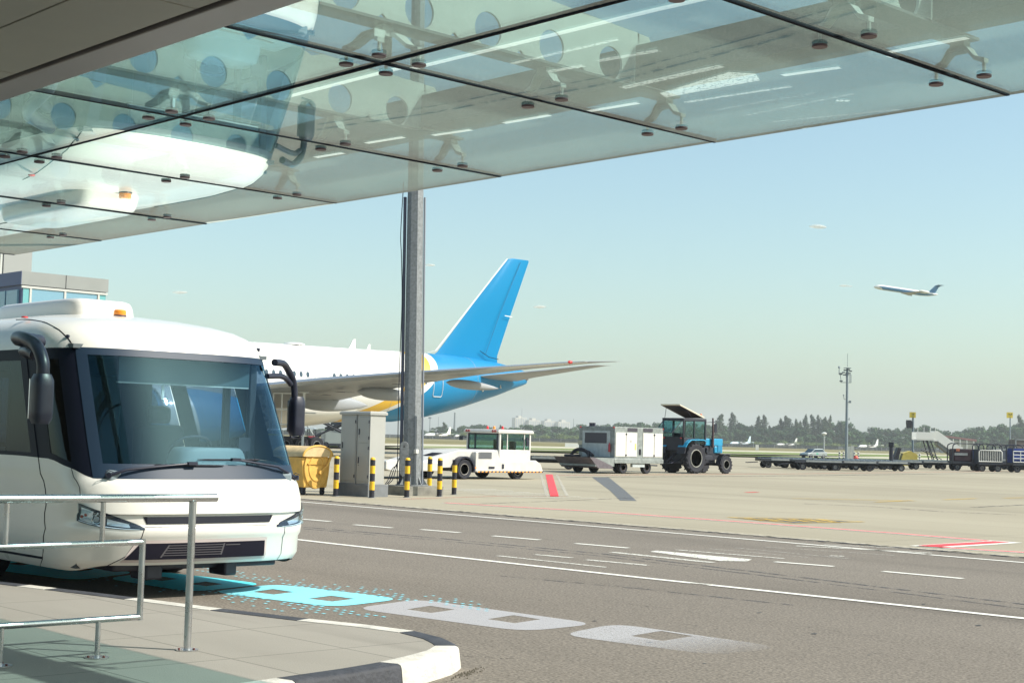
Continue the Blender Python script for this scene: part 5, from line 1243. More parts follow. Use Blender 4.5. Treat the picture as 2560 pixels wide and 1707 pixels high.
spots = [(1953, 110, .10, 'low dark baggage dolly at the left end of the parked row'), (2000, 112, -.05, 'second baggage dolly from the left, in front of the silver car'), (2042, 105, .05, 'pale-edged baggage dolly just in front of the silver car'),
         (2096, 110, 0, 'dark baggage dolly left of the tall floodlight mast'), (2128, 106, .06, 'baggage dolly directly under the tall floodlight mast'), (2170, 116, -.08, 'baggage dolly behind the gap right of the floodlight mast'),
         (2208, 110, .1, 'baggage dolly with a small upright post behind it'), (2250, 122, 0, 'long baggage dolly beside the stand sign pole'), (2318, 126, .05, 'baggage dolly in front of the mobile boarding stairs'),
         (2352, 133, -.04, 'baggage dolly behind, under the foot of the boarding stairs'), (1372, 84, .0, 'flat baggage dolly seen between the white tug and the power unit'),
         (1982, 119, .03, 'baggage dolly in the back row, left of the silver car'), (2076, 118, -.06, 'baggage dolly in the back row, right below the silver car'), (2150, 121, .08, 'baggage dolly in the back row behind the mast foot'), (2190, 123, .0, 'baggage dolly in the back row left of the small upright post')]
for i, (px, D, dr, lab) in enumerate(spots):
    p = dp(px, D)
    if i == 0: dproto.location = p; dproto.rotation_euler.z = RT+dr; dproto['label'] = lab
    else: dup(dproto, p, RT+dr, lab)
for o in sc.objects:
    if o.get('category') == 'dolly': o['group'] = G1
# small posts and markers among the dollies
def post(px, D, h, r, mts, name, lab, cat, top=None):
    q = MB(); n_ = len(mts); u = []
    for k in range(8): q.mat(k % n_); q.cyl((0, 0, h*k/8), (0, 0, h*(k+1)/8), r, n=10)
    if top: q.mat(0); q.box(-top, top, -.04, .04, h, h+top*1.6)
    o = q.build(name, mts, None, loc=dp(px, D)); tag(o, lab, cat, None); return o
STW = mat('marker_white', (.7, .7, .66), .6); STB = mat('marker_black', (.02, .02, .03), .6); STR = mat('marker_red', (.6, .08, .06), .5)
for px, c_, lab in ((2099, [STB, STW], 'small striped marker post left of the mast, nearest the car'), (2109, [STB, STW], 'small striped marker post left of the floodlight mast foot'), (2136, [STB, STW], 'small striped marker post right of the pale switch cabinets'),
                    (2146, [STB, STW], 'small striped marker post farther right of the switch cabinets'), (2299, [STB, STW], 'small striped marker post between sign pole and boarding stairs'), (2286, [STB, STW], 'small striped marker post beside the stand sign pole')):
    o = post(px, 182, 1.15, .10, c_, 'marker_post', lab, 'marker post'); o['group'] = 'striped marker posts on the far apron'
post(2228, 118, 1.75, .16, [BLACKP], 'parking_post', 'dark upright post standing behind the dollies', 'post', .22)
o = MB().lathe([(.12, 0), (.26, .3), (.28, .5), (.16, .7), (.001, .74)], (0, 0, 0), 'z', 14).build('red_hydrant_cover', STR, None, loc=dp(2140, 175)); tag(o, 'rounded red hydrant cover near the foot of the floodlight mast', 'hydrant cover')
q = thing('blast_marker', 'yellow wedge-shaped chock box with a dark leaning panel by the sign pole', 'chock box', dp(2268, 150), RT)
MB().prism([(-.9, 0), (.9, 0), (.9, 1.1), (.2, 1.45), (-.5, 1.2)], -.5, .5, 'y').build('box', mat('wedge_yellow', (.62, .50, .12), .6, var=.15), q, smooth=0)
MB().prism([(-1.7, 0), (-1.1, 0), (-.7, 1.7), (-1.0, 1.75)], -.5, .4, 'y').build('panel', STB, q, smooth=0)
# floodlight mast
fm = thing('floodlight_mast', 'very tall slim floodlight mast with a head frame of lamps above the dollies', 'light mast', dp(2116, 194), RT)
MAST = mat('mast_grey', (.20, .24, .27), .5, metal=.3)
MB().cyl((0, 0, 0), (0, 0, 11.7), .20, .14, 12).build('pole', MAST, fm)
q = MB().tube([(-1.05, 0, 10.9), (.5, 0, 10.9)], .035, 6).tube([(-.9, 0, 9.9), (.5, 0, 9.9)], .035, 6).tube([(-.75, 0, 9.9), (-.9, 0, 10.9)], .035, 6).tube([(.5, 0, 9.9), (.5, 0, 10.9)], .035, 6).tube([(0, 0, 9.6), (-.2, 0, 11.2)], .05, 6).tube([(.35, 0, 9.9), (.35, 0, 10.9)], .05, 6)
q.build('head_frame', MAST, fm)
for x, z in ((-.8, 10.95), (-.5, 11.1), (-.3, 11.4), (.25, 11.0), (-.35, 10.8), (.15, 11.5), (-.78, 10.0), (.4, 11.3)): MB().box(x-.15, x+.15, -.2, .2, z, z+.15).build('floodlight', mat('lamp_dark', (.06, .08, .10), .5), fm, smooth=0)
MB().box(-.42, .42, -.3, .3, 11.72, 11.80).tube([(0, 0, 11.9), (0, 0, 13.6)], .03, 5).build('mast_head', MAST, fm)
MB().tube([(-1.05, 0, 10.9), (-1.05, 0, 11.7)], .05, 5).lathe([(.13, 0), (.14, .15), (.05, .3), (.01, .31)], (-1.05, 0, 11.7), 'z', 8).build('wind_sensor', MAST, fm)
q = MB().tube([(-.45, 0, 8.3), (-.38, 0, 7.8), (0, 0, 7.7)], .035, 6).box(-.52, -.38, -.1, .1, 8.2, 8.35).tube([(0, 0, 7.4), (.35, 0, 7.4)], .035, 6); q.box(.28, .5, -.15, .15, 7.3, 7.6).tube([(0, 0, 5.2), (.3, 0, 5.2)], .04, 5).box(.28, .34, -.05, .05, 5.1, 5.4).build('camera_bracket', MAST, fm)
for i, (px, h) in enumerate(((2123, 1.72), (2131, 1.82))):
    o = MB().box(-.17, .17, -.25, .25, 0, h).box(-.19, .19, -.27, .27, h, h+.05).build('switch_cabinet', mat('switch_cabinet_pale', (.62, .62, .57), .6), None, loc=dp(px, 186), rz=RT-.2); tag(o, ('left' if not i else 'taller right')+' pale switch cabinet at the foot of the floodlight mast', 'cabinet', 'switch cabinets by the floodlight mast')
# stand number signs
SGY = mat('sign_yellow', (.62, .48, .06), .6); SGT = mat('sign_text_black', (.03, .03, .02), .6)
def sign(px, D, ztop, w2, body, sub, polew, lab, dark=False):
    s = thing('stand_sign', lab, 'sign', dp(px, D), RT)
    MB().cyl((0, 0, 0), (0, 0, ztop-w2), polew, polew*.9, 10).build('pole', MAST, s)
    b_ = MB().box(-w2*1.25-w2*.1, w2*.95-w2*.1, -.16, -.06, ztop-2*w2, ztop).build('board', SGY, s, smooth=0)
    text('number', body, w2*1.05, SGT, b_, Matrix.Translation((-w2*.15, -.17, ztop-w2*.72)) @ Matrix.Rotation(R(90), 4, 'X'), .01)
    text('small_text', sub, w2*.45, SGT, b_, Matrix.Translation((-w2*.2, -.17, ztop-w2*1.58)) @ Matrix.Rotation(R(90), 4, 'X'), .01)
    return s
s1 = sign(2282, 227, 7.15, .42, '16', '10 E', .17, 'yellow stand sign reading 16 on a pole above a dark hanging box')
MB().prism([(-.95, 4.75), (-.3, 4.75), (-.22, 5.6), (-.32, 5.95), (-.98, 5.95), (-1.03, 5.6)], -.35, .2, 'y').box(-.4, 0, -.05, .05, 5.3, 5.4).build('guidance_box', STB, s1, smooth=0)
sign(2525, 298, 9.35, .55, '16A', '10 E', .14, 'yellow stand sign reading 16A on a slim pole at the far right')
for o in sc.objects:
    if o.name.startswith('stand_sign') and o.parent is None: o['group'] = 'yellow stand signs'
# silver car
SIL = mat('car_silver', (.36, .40, .42), .3, metal=.6); car = thing('parked_car', 'silver-grey off-road estate car crossing behind the dollies', 'car', dp(2034, 205), RT+.6); car.scale = (.85,)*3
MB().prism([(-2.2, .45), (-2.15, .85), (-1.2, 1.0), (-.7, 1.0), (2.1, 1.08), (2.2, .8), (2.15, .42)], -.88, .88, 'y').prism([(-1.2, 1.0), (-.45, 1.55), (1.3, 1.60), (1.95, 1.08)], -.74, .74, 'y').build('body', SIL, car, smooth=0, bevel=.06)
for s_ in (-1, 1): MB().prism([(-1.0, 1.03), (-.4, 1.48), (1.2, 1.52), (1.7, 1.10)], s_*.745, s_*.76, 'y').build('side_window', WINB, car, smooth=0)
MB().prism([(-1.28, 1.0), (-1.2, 1.02), (-.5, 1.54), (-.56, 1.54)], -.68, .68, 'y').build('windscreen', WINB, car, smooth=0)
MB().box(-2.24, -2.0, -.86, .86, .35, .62).box(2.0, 2.24, -.86, .86, .35, .60).build('bumper', STB, car, bevel=.03)
MB().box(-.3, .2, -.885, -.88, .7, .92).build('door_badge', mat('badge_green', (.05, .35, .22), .5), car, smooth=0)
for x in (-1.4, 1.35):
    for y in (-.78, .78): wheel(car, (x, y, .37), .37, .22, 'y', -1 if y < 0 else 1, RIMS, .6, 18)
for s_ in (-1, 1): MB().box(-2.2, -2.12, s_*.62-.18, s_*.62+.18, .7, .84).build('headlight', LEDW, car, smooth=0)
# mobile boarding stairs
stp = thing('boarding_stairs', 'white mobile boarding stairs sloping down to the right on dark lattice legs', 'boarding stairs', dp(2345, 148), RT)
WST = mat('stairs_white', (.70, .70, .66), .5)
MB().prism([(-.6, 2.55), (-.3, 2.55), (2.2, .75), (2.2, 1.95), (1.9, 2.0), (-.25, 3.45), (-.6, 3.45)], -.75, -.70, 'y').prism([(-.6, 2.55), (-.3, 2.55), (2.2, .75), (2.2, 1.95), (1.9, 2.0), (-.25, 3.45), (-.6, 3.45)], .70, .75, 'y').build('side_panel', WST, stp, smooth=0)
q = MB()
for k in range(13): q.box(-.3+k*.2, -.08+k*.2, -.7, .7, 2.42-k*.14, 2.47-k*.14)
q.build('steps', DLS, stp, smooth=0)
MB().box(-2.3, -.5, -.8, .8, 2.5, 2.6).box(-2.35, -.6, -.82, -.78, 2.6, 3.3).box(-2.35, -.6, .78, .82, 2.6, 3.3).build('platform', WST, stp, smooth=0)
q = MB()
for x in (-2.2, -1.6, -1.0, -.5): q.cyl((x, -.8, 3.3), (x, -.8, 3.75), .03, n=6)
q.build('railing', WST, stp)
q = MB()
for y in (-.6, .6): q.tube([(-1.3, y, 2.5), (-.7, y, .6)], .05, 6).tube([(-.9, y, 2.5), (-.2, y, .6)], .05, 6).tube([(-1.5, y, 1.6), (.2, y, .7)], .04, 6)
q.build('lattice_legs', DKS, stp)
MB().prism([(-.2, 2.1), (2.3, .3), (2.3, .75), (-.2, 2.45)], -.6, .6, 'y').build('stringer', mat('stringer_grey', (.22, .24, .24), .6), stp, smooth=0)
MB().box(-1.4, 2.3, -.8, .8, .42, .62).build('chassis', DKS, stp, smooth=0)
for x in (-1.0, 1.9):
    for y in (-.75, .75): wheel(stp, (x, y, .3), .3, .2, 'y', -1 if y < 0 else 1, RIMS, .5, 16)
# baggage carts with hooped canopies
def cart(px, D, kind, lab, rz=0.0, L_=2.5):
    c = thing('baggage_cart', lab, 'baggage cart', dp(px, D), RT+rz, 'baggage carts parked at the far right'); h = L_/2
    MB().box(-h, h, -.75, .75, .62, .74).box(-h, h, -.78, -.74, .56, .76).box(-h*.8, h*.8, -.12, .12, .4, .62).build('deck', DKS, c, smooth=0)
    for x in (-h*.68, h*.68):
        for y in (-.62, .62): wheel(c, (x, y, .29), .29, .18, 'y', -1 if y < 0 else 1, RIMS, .5, 16)
    q = MB()
    for y in (-.74, .74): q.tube(spline([(-h, y, .74), (-h, y, 1.9), (-h+.15, y, 2.12), (-h+.4, y, 2.2)], 4), .045, 6).tube(spline([(h, y, .74), (h, y, 1.9), (h-.15, y, 2.12), (h-.4, y, 2.2)], 4), .045, 6)
    q.tube([(-h+.3, -.74, 2.18), (h-.3, -.74, 2.18)], .03, 6).tube([(-h+.3, .74, 2.18), (h-.3, .74, 2.18)], .03, 6); q.build('hoop_frame', DKS, c)
    if kind == 'bars':
        q = MB().tube([(-h, -.78, .8), (-h, -.78, 1.55), (-h+.12, -.78, 1.68), (h-.12, -.78, 1.68), (h, -.78, 1.55), (h, -.78, .8)], .04, 6, True)
        for k in range(13): x = -h+.2*(k+.4)*L_/2.6; q.cyl((x, -.78, .8), (x, -.78, 1.66), .02, n=6)
        q.build('side_bars', WST, c); MB().box(-h+.05, h-.05, -.6, .7, .75, 1.75).build('curtain', DKS, c, smooth=0)
    elif kind == 'lattice':
        q = MB()
        for z in (.82, 1.1, 1.38, 1.66): q.tube([(-h, -.78, z), (h, -.78, z)], .035, 6)
        for k in range(5): x = -h+k*L_/4; q.tube([(x, -.78, .82), (x, -.78, 1.66)], .035, 6)
        q.build('side_lattice', WST, c); MB().box(-h+.05, h-.05, -.6, .7, .75, 1.9).build('curtain', mat('curtain_blue', (.03, .06, .25), .8, var=.3, vs=3), c, smooth=0)
    elif kind == 'goods':
        MB().box(-h+.1, h-.1, -.70, .7, .75, 1.75).build('curtain', mat('curtain_dark_red', (.045, .025, .035), .8, var=.4, vs=2), c, bevel=.08)
        MB().box(-h+.15, -.05, -.72, -.705, 1.22, 1.42).build('label_plate', DLS, c, smooth=0); MB().box(.35, .95, -.73, -.71, .95, 1.65).build('blue_bag', mat('bag_blue', (.03, .08, .32), .7), c, smooth=0)
        MB().box(.5, .9, -.745, -.732, .98, 1.22).build('green_tag', mat('tag_green', (.25, .5, .3), .7), c, smooth=0)
        for x in (-.95, -.8): MB().box(x, x+.09, -.73, -.705, 1.55, 1.78).build('reflector', mat('reflector_orange', (.6, .2, .1), .4), c, smooth=0)
    else:
        MB().box(-h+.05, h-.05, -.72, .7, .75, 1.8).build('curtain', mat('curtain_grey', (.10, .12, .15), .8, var=.3, vs=3), c, smooth=0)
        MB().box(-h+.1, .2, -.735, -.722, .85, 1.0).build('label_plate', DLS, c, smooth=0); MB().box(-h, .4, -.74, -.725, 1.7, 1.86).build('top_bars', DLS, c, smooth=0)
    MB().tube([(-h, 0, .5), (-h-.6, 0, .38)], .035, 6).build('tow_bar', DKS, c)
    return c
cart(2414, 123, 'goods', 'baggage cart with dark curtain and a blue bag, leftmost of the cart row')
cart(2468, 121, 'bars', 'baggage cart with white vertical side bars, second in the cart row', .03, 1.85)
cart(2512, 126, 'grey', 'baggage cart with grey curtain between the barred cart and the lattice cart')
cart(2560, 121, 'lattice', 'baggage cart with white lattice side at the right edge of the picture', .04, 2.3)
cart(2540, 137, 'grey', 'baggage cart with grey curtain standing behind the lattice cart')
q = thing('cargo_container', 'weathered brown cargo container raised behind the baggage carts at the far right', 'container', dp(2590, 140), RT)
MB().box(-2.2, 2.2, -1, 1, .9, 2.75).build('container_body', mat('container_brown', (.20, .17, .155), .8, var=.4, vs=1.2), q, smooth=0)
MB().box(-2.25, 2.25, -1.04, -.98, 2.7, 2.8).box(-2.25, 2.25, -1.04, -.98, .85, .95).box(-2.25, -2.15, -1.04, -.98, .85, 2.8).build('container_frame', DLS, q, smooth=0); MB().box(-2.2, 2.2, -.9, .9, .0, .9).build('support', DKS, q, smooth=0)

# ================================================================== UNDER THE AIRLINER
ld = thing('cargo_loader', 'grey cargo loader with crossed scissor arms working beneath the white airliner', 'cargo loader', dp(842, 165), RT)
LG = mat('loader_grey', (.30, .33, .33), .6, var=.2, vs=2)
MB().box(-1.6, 1.4, -1, 1, .45, 1.95).build('power_box', LG, ld, bevel=.04)
MB().box(-1.1, .6, -1.03, -1.0, .6, 1.75).build('access_panel', mat('panel_grey', (.36, .40, .39), .6), ld, smooth=0)
MB().box(-5.2, 2.4, -1.1, 1.1, .35, .55).build('chassis', DKS, ld, smooth=0)
q = MB()
for y in (-.9, .9): q.tube([(-3.4, y, .7), (2.6, y, 3.7)], .16, 6).tube([(2.4, y, .9), (-3.6, y, 3.9)], .16, 6).tube([(-1.2, y, 2.2), (1.4, y, 2.9)], .12, 6)
q.build('scissor_arms', DKS, ld)
MB().box(-2.4, 3.2, -1.2, 1.2, 3.75, 3.95).box(-.6, 1.2, -.8, .8, 2.6, 3.3).build('lift_platform', mat('platform_dark', (.08, .09, .11), .6), ld, smooth=0)
for x in (-4.2, -1.0, 1.6): wheel(ld, (x, -.9, .38), .38, .3, 'y', -1, RIMS, .5, 16)
q = MB().tube([(-2.3, -1.2, 1.3), (-3.2, -1.2, 2.6), (-3.0, -1.2, 3.3), (-2.4, -1.2, 4.6)], .10, 8); q.build('hydraulic_arm', LG, ld)
bt = thing('baggage_tractor', 'small dark baggage tractor with a pale roof and red parts in front of the loader', 'baggage tractor', dp(768, 150), RT)
MB().box(-1.2, 1.6, -.7, .7, .35, .85).box(.9, 1.6, -.65, .65, .85, 1.15).build('body', DKS, bt, bevel=.05)
MB().box(-.9, .8, -.72, .72, 2.05, 2.14).build('roof', mat('roof_pale_blue', (.40, .50, .58), .5), bt, bevel=.02)
q = MB()
for x in (-.85, .1, .75):
    for y in (-.68, .68): q.box(x-.035, x+.035, y-.035, y+.035, .85, 2.05)
q.build('cab_frame', STB, bt, smooth=0)
MB().box(.25, .65, -.74, -.70, .55, 1.35).box(-1.25, -1.0, -.74, -.6, .9, 1.5).box(.2, .9, -.76, -.72, 1.2, 1.35).build('red_panel', mat('panel_red', (.50, .04, .08), .5), bt, smooth=0)
for x in (-.8, 1.1):
    for y in (-.6, .6): wheel(bt, (x, y, .3), .3, .2, 'y', -1 if y < 0 else 1, RIMS, .5, 14)
sd_ = thing('service_stand', 'white tubular maintenance stand with a tall post beside the bus mirror', 'service stand', dp(735, 112), RT)
q = MB().tube([(.65, 0, 0), (.65, 0, 4.6)], .10, 8).tube([(.2, 0, 4.6), (1.0, 0, 4.6)], .05, 6).tube([(-1.6, 0, 4.5), (-.3, 0, 4.5)], .05, 6).tube([(-1.0, .2, 4.5), (-1.0, .2, 1.5)], .05, 6).tube([(-1.6, 0, 4.5), (-1.6, 0, 1.2)], .05, 6).tube([(.65, 0, 3.1), (1.55, 0, 3.1)], .05, 6).tube([(-1.6, 0, 3.3), (.65, 0, 3.3)], .04, 6).tube([(-1.6, 0, 2.2), (.65, 0, 2.2)], .04, 6)
q.build('post_frame', WST, sd_)
q = MB()
for k in range(5): q.tube(spline([(-2.0-k*.22, .1, 4.4), (-2.5+.5*math.sin(k*2.1), .1, 3.4), (-1.9-.4*k*.5, .1, 2.6), (-2.2+.4*math.cos(k*1.7), .1, 1.6)], 6), .045, 5)
q.build('hanging_hoses', WST, sd_)
MB().box(-3.6, -.9, -.5, .8, .1, 1.5).build('base_box', mat('base_pale', (.50, .52, .48), .6), sd_, smooth=0)
MB().box(-3.6, -.9, -.53, -.5, 1.4, 1.5).build('yellow_rim', mat('rim_yellow', (.65, .6, .15), .5), sd_, smooth=0)
q = thing('belt_loader', 'dark belt loader ramp rising to the airliner behind the grey cabinets', 'belt loader', dp(884, 172), RT)
MB().prism([(-2.2, .9), (2.2, 3.2), (2.2, 3.5), (-2.2, 1.25)], -.5, .5, 'y').build('belt', DKS, q, smooth=0); MB().box(-1.8, 1.6, -.9, .9, .4, 1.0).build('body', LG, q, smooth=0)
MB().tube([(-2.2, -.5, 2.1), (2.2, -.5, 4.3)], .04, 6).tube([(-1, -.5, 1.6), (-1, -.5, 2.7)], .04, 6).tube([(.6, -.5, 2.4), (.6, -.5, 3.5)], .04, 6).build('hand_rail', DKS, q)
for x in (-1.3, 1.1): wheel(q, (x, -.8, .32), .32, .2, 'y', -1, RIMS, .5, 14)

# ================================================================== DISTANT AIRCRAFT
def parked_plane(px, D, sc_, lab, colr=PWHT, rz=0.0):
    """twin propeller high-wing aircraft, nose to the left"""
    t = thing('parked_propeller_plane', lab, 'airplane', dp(px, D), RT+rz, 'white propeller planes parked before the trees')
    rr = []
    for x, r_, z in ((-12, .1, 2.0), (-11.4, .75, 2.2), (-9.5, 1.3, 2.5), (-7, 1.45, 2.6), (3, 1.45, 2.6), (7, 1.1, 2.9), (11, .35, 3.3), (12, .1, 3.4)):
        rr.append([(x, r_*math.cos(2*math.pi*k/14), z+r_*math.sin(2*math.pi*k/14)) for k in range(14)])
    MB().loft(rr).build('fuselage', colr, t)
    MB().prism([(6.2, 3.8), (8.9, 4.6), (11.0, 8.6), (12.4, 8.7), (12.0, 3.5)], -.14, .14, 'y').build('fin', colr, t, smooth=0)
    MB().box(-2.6, .4, -14, 14, 4.0, 4.22).build('wing', colr, t, smooth=0)
    MB().box(9.2, 11.2, -4.5, 4.5, 3.5, 3.62).build('tailplane', colr, t, smooth=0)
    for y in (-4, 4): MB().lathe([(.2, -4.6), (.5, -4.2), (.6, -2), (.5, 1.5), (.1, 3)], (0, y, 3.6), 'x', 12).build('engine', PUND, t)
    MB().cyl((-9, 0, .5), (-9, 0, 2), .15).cyl((-.5, 2, .5), (-.5, 2, 3), .2).cyl((-.5, -2, .5), (-.5, -2, 3), .2).lathe([(.5, -.2), (.5, .2)], (-9, 0, .5), 'y', 10).lathe([(.6, -.2), (.6, .2)], (-.5, 2, .6), 'y', 10).build('landing_gear', STB, t)
    for k in range(2): pass
    t.scale = (sc_,)*3
    return t
pb_ = mat('plane_pale_blue', (.55, .66, .74), .4)
parked_plane(1093, 1060, 1.0, 'white propeller plane with a tall swept tail just right of the galvanised mast', PWHT, .75)
parked_plane(1160, 1090, .9, 'white propeller plane half hidden behind the cab of the white tug', PWHT, .9)
parked_plane(1850, 1060, .9, 'pale blue propeller plane before the poplars right of the tractor', pb_, .7)
parked_plane(1966, 1080, .85, 'white propeller plane left of the silver car, below the tallest poplars', PWHT, .6)
parked_plane(2170, 1080, .95, 'white propeller plane in the grass between the mast and the stand 16 sign', PWHT, .7)
# climbing regional jet
D_ = 640; p = dp(2268, D_); 
jd = fwd+cr*((2268-IW/2)/FPX)-cu*((728-IH/2)/FPX); tt_ = D_/jd.dot(Vector((-math.sin(YAW), math.cos(YAW), 0)))
jet = thing('regional_jet', 'small white and blue twin-jet airliner with T-tail climbing in the sky', 'airplane', Vector((0, 0, EYE))+jd*tt_)
jet.rotation_euler = (0, R(8.5-1.5), RT)
jet.scale = (.95,)*3
JB = mat('jet_blue', (.015, .17, .36), .3, coat=.4)
rr = []
for x, r_, z in ((-15, .1, -.35), (-14.3, .62, -.2), (-13, 1.0, -.05), (-11, 1.15, 0), (6, 1.15, 0), (9.5, .95, .15), (12.5, .5, .4), (13.8, .12, .55)):
    rr.append([(x, r_*math.cos(2*math.pi*k/20), z+r_*math.sin(2*math.pi*k/20)) for k in range(20)])
jf = MB().loft(rr).build('fuselage', PWHT, jet)
rr = []
for x, r_, z, a0, a1 in ((-12.8, 1.03, -.05, 10, -5), (-11, 1.16, 0, 18, -55), (5.5, 1.165, 0, 15, -60), (8.5, 1.06, .1, 5, -55), (11.8, .66, .35, -15, -40)):
    rr.append([(x, -(r_+.02)*math.cos(R(a0+(a1-a0)*k/8)), z+(r_+.02)*math.sin(R(a0+(a1-a0)*k/8))) for k in range(9)])
MB().loft(rr, caps=False, closed=False).build('blue_band', JB, jf, smooth=60)
MB().box(-12.7, -12.1, -.75, -.70, .35, .62).build('cockpit_window', WINB, jf, smooth=0)
MB().loft([[(-2.4, -1, -.95), (2.6, -1, -.95), (2.6, -1, -1.15), (-2.4, -1, -1.2)], [(3.5, -10, -.4), (4.9, -10, -.4), (4.9, -10, -.5), (3.5, -10, -.5)]]).loft([[(-2.4, 1, -.95), (2.6, 1, -.95), (2.6, 1, -1.15), (-2.4, 1, -1.2)], [(3.5, 10, -.4), (4.9, 10, -.4), (4.9, 10, -.5), (3.5, 10, -.5)]]).build('wing', PWING, jet, smooth=0)
for y in (-1.85, 1.85):
    e_ = MB().lathe([(.5, -2.1), (.72, -1.6), (.75, 0), (.55, 1.9), (.4, 2.3)], (7.0, y, .55), 'x', 16).build('engine', mat('jet_engine_cream', (.72, .70, .62), .35), jet)
MB().prism([(7.0, 1.15), (9.6, 1.35), (12.1, 4.4), (14.8, 4.5), (13.7, 3.9), (12.3, .55)], -.12, .12, 'y').build('fin', JB, jet, smooth=0)
MB().loft([[(12.4, y, 4.42), (14.2+abs(y)*.25, y, 4.45), (14.2+abs(y)*.25, y, 4.55), (12.4+abs(y)*.45, y, 4.55)] for y in (-3.4, 0, 3.4)]).build('tailplane', JB, jet, smooth=0)

# ================================================================== FAR BUILDINGS, MASTS, SHEDS
APT = mat('apartment_pale', (.58, .55, .48), .8, var=.12, vs=.05); APG = mat('apartment_window_band', (.30, .33, .36), .5)
for i, (px, w_, z0, lab) in enumerate(((1297, 25, 44, 'leftmost'), (1331, 25, 40, 'second'), (1369, 24, 39, 'third'), (1405, 26, 38, 'rightmost'))):
    a = thing('apartment_block', 'pale distant apartment tower behind the trees, '+lab+' of the four', 'apartment building', dp(px, 3050), RT+.45, 'distant apartment towers above the trees')
    MB().box(-w_/2, w_/2, -8, 8, 0, z0).box(-w_*.2, w_*.15, -6, 6, z0, z0+4).build('wall', APT, a, smooth=0)
    q = MB()
    for k in range(6): q.box(-w_/2+1.5+k*w_/6.3, -w_/2+3.6+k*w_/6.3, -8.1, -8, 4, z0-2)
    q.build('window_bands', APG, a, smooth=0)
def pole_far(px, D, h, r, name, lab, cat, head=False):
    q = MB().cyl((0, 0, 0), (0, 0, h), r, r*.6, 8)
    if head: q.box(-r*3, r*3, -r, r, h-2, h)
    tag(q.build(name, mat('far_tower_grey', (.25, .28, .30), .8), None, loc=dp(px, D)), lab, cat)
pole_far(1074, 1900, 26, .8, 'radio_mast', 'thin grey radio mast above the trees right of the big galvanised mast', 'radio mast', True)
pole_far(1095, 2000, 28, .5, 'radio_mast', 'very thin far radio mast between the grey mast and the brick chimney', 'radio mast')
pole_far(1136, 1500, 26, 1.5, 'chimney', 'distant dark chimney rising between the trees left of the tug', 'chimney')
pole_far(1303, 3000, 62, .7, 'radio_mast', 'thin antenna mast rising above the leftmost apartment tower', 'radio mast')
pole_far(1433, 2000, 30, .6, 'radio_mast', 'thin far radio mast left of the power unit trailer', 'radio mast')
q = thing('water_tower', 'small white domed radar tower standing before the trees left of the mast', 'radar tower', dp(2060, 900))
MB().cyl((0, 0, 0), (0, 0, 9), .5, n=8).build('shaft', LG, q); MB().lathe([(.6, 8.6), (1.5, 9.2), (1.6, 9.8), (.8, 10.3), (.01, 10.4)], (0, 0, 0), 'z', 14).build('dome', WST, q)
q = thing('farm_shed', 'small red-roofed open shed among the trees above the baggage carts', 'shed', dp(2393, 900), RT)
MB().box(-9, 9, -4, 4, 0, 7.4).build('wall', mat('shed_wall', (.42, .40, .33), .8, var=.2, vs=.3), q, smooth=0)
MB().prism([(-10, 9.6), (-10, 10.4), (10, 8.4), (10, 7.2)], -5, 5, 'y').build('roof', mat('shed_roof_red', (.28, .10, .09), .7, var=.3, vs=.3), q, smooth=0)
for k in range(5): MB().box(-8+k*4, -7.4+k*4, -4.9, -4.4, 0, 8.4).build('post', WST, q, smooth=0)
# perimeter fence at the foot of the trees
fe = thing('perimeter_fence', 'long dark mesh perimeter fence along the foot of the distant trees', 'fence', dp(1700, 1010), RT)
fm_ = bpy.data.materials.new('mesh_fence'); fm_.use_nodes = True; n_ = fm_.node_tree; pr = n_.nodes['Principled BSDF']; pr.inputs['Base Color'].default_value = (.05, .06, .07, 1); pr.inputs['Alpha'].default_value = .55
MB().box(-420, 420, -.02, .02, .1, 2.4).build('mesh', fm_, fe, smooth=0)
for k in range(60): MB().box(-420+k*14.2, -419.7+k*14.2, -.1, .1, 0, 2.6).build('fence_post', mat('fence_post_grey', (.3, .3, .3), .7), fe, smooth=0)
# small white boards in the grass
for px, D, w_, h_, lab in ((1437, 330, 4.2, 1.0, 'low white boards standing in the grass left of the power unit'), (1893, 480, 1.0, 1.8, 'small white marker board in the grass left of the silver car')):
    tag(MB().box(-w_/2, w_/2, -.1, .1, .1, h_).build('marker_board', WST, None, loc=dp(px, D), rz=RT, smooth=0), lab, 'marker board')

# ================================================================== TREES
def leafmat(name, c1, c2):
    mt = bpy.data.materials.new(name); mt.use_nodes = True; n = mt.node_tree; b = n.nodes['Principled BSDF']; L = n.links.new
    oi = n.nodes.new('ShaderNodeObjectInfo'); tc = n.nodes.new('ShaderNodeTexCoord'); no = n.nodes.new('ShaderNodeTexNoise'); no.inputs['Scale'].default_value = .35; no.inputs['Detail'].default_value = 3
    L(tc.outputs['Object'], no.inputs['Vector']); mx = n.nodes.new('ShaderNodeMix'); mx.data_type = 'RGBA'; mx.inputs[6].default_value = (*c1, 1); mx.inputs[7].default_value = (*c2, 1)
    ad = n.nodes.new('ShaderNodeMath'); ad.operation = 'ADD'; ad.use_clamp = True; sb = n.nodes.new('ShaderNodeMapRange'); sb.inputs[3].default_value = -.35; sb.inputs[4].default_value = .35
    L(oi.outputs['Random'], sb.inputs[0]); L(no.outputs[0], ad.inputs[0]); L(sb.outputs[0], ad.inputs[1]); L(ad.outputs[0], mx.inputs[0]); L(mx.outputs[2], b.inputs['Base Color'])
    b.inputs['Roughness'].default_value = .7; b.inputs['Specular IOR Level'].default_value = .2
    return mt
LEAF = leafmat('foliage_broadleaf', (.018, .05, .022), (.055, .115, .035)); LEAFP = leafmat('foliage_poplar', (.022, .045, .022), (.05, .08, .03)); LEAFB = leafmat('foliage_bush', (.09, .14, .035), (.17, .21, .06))
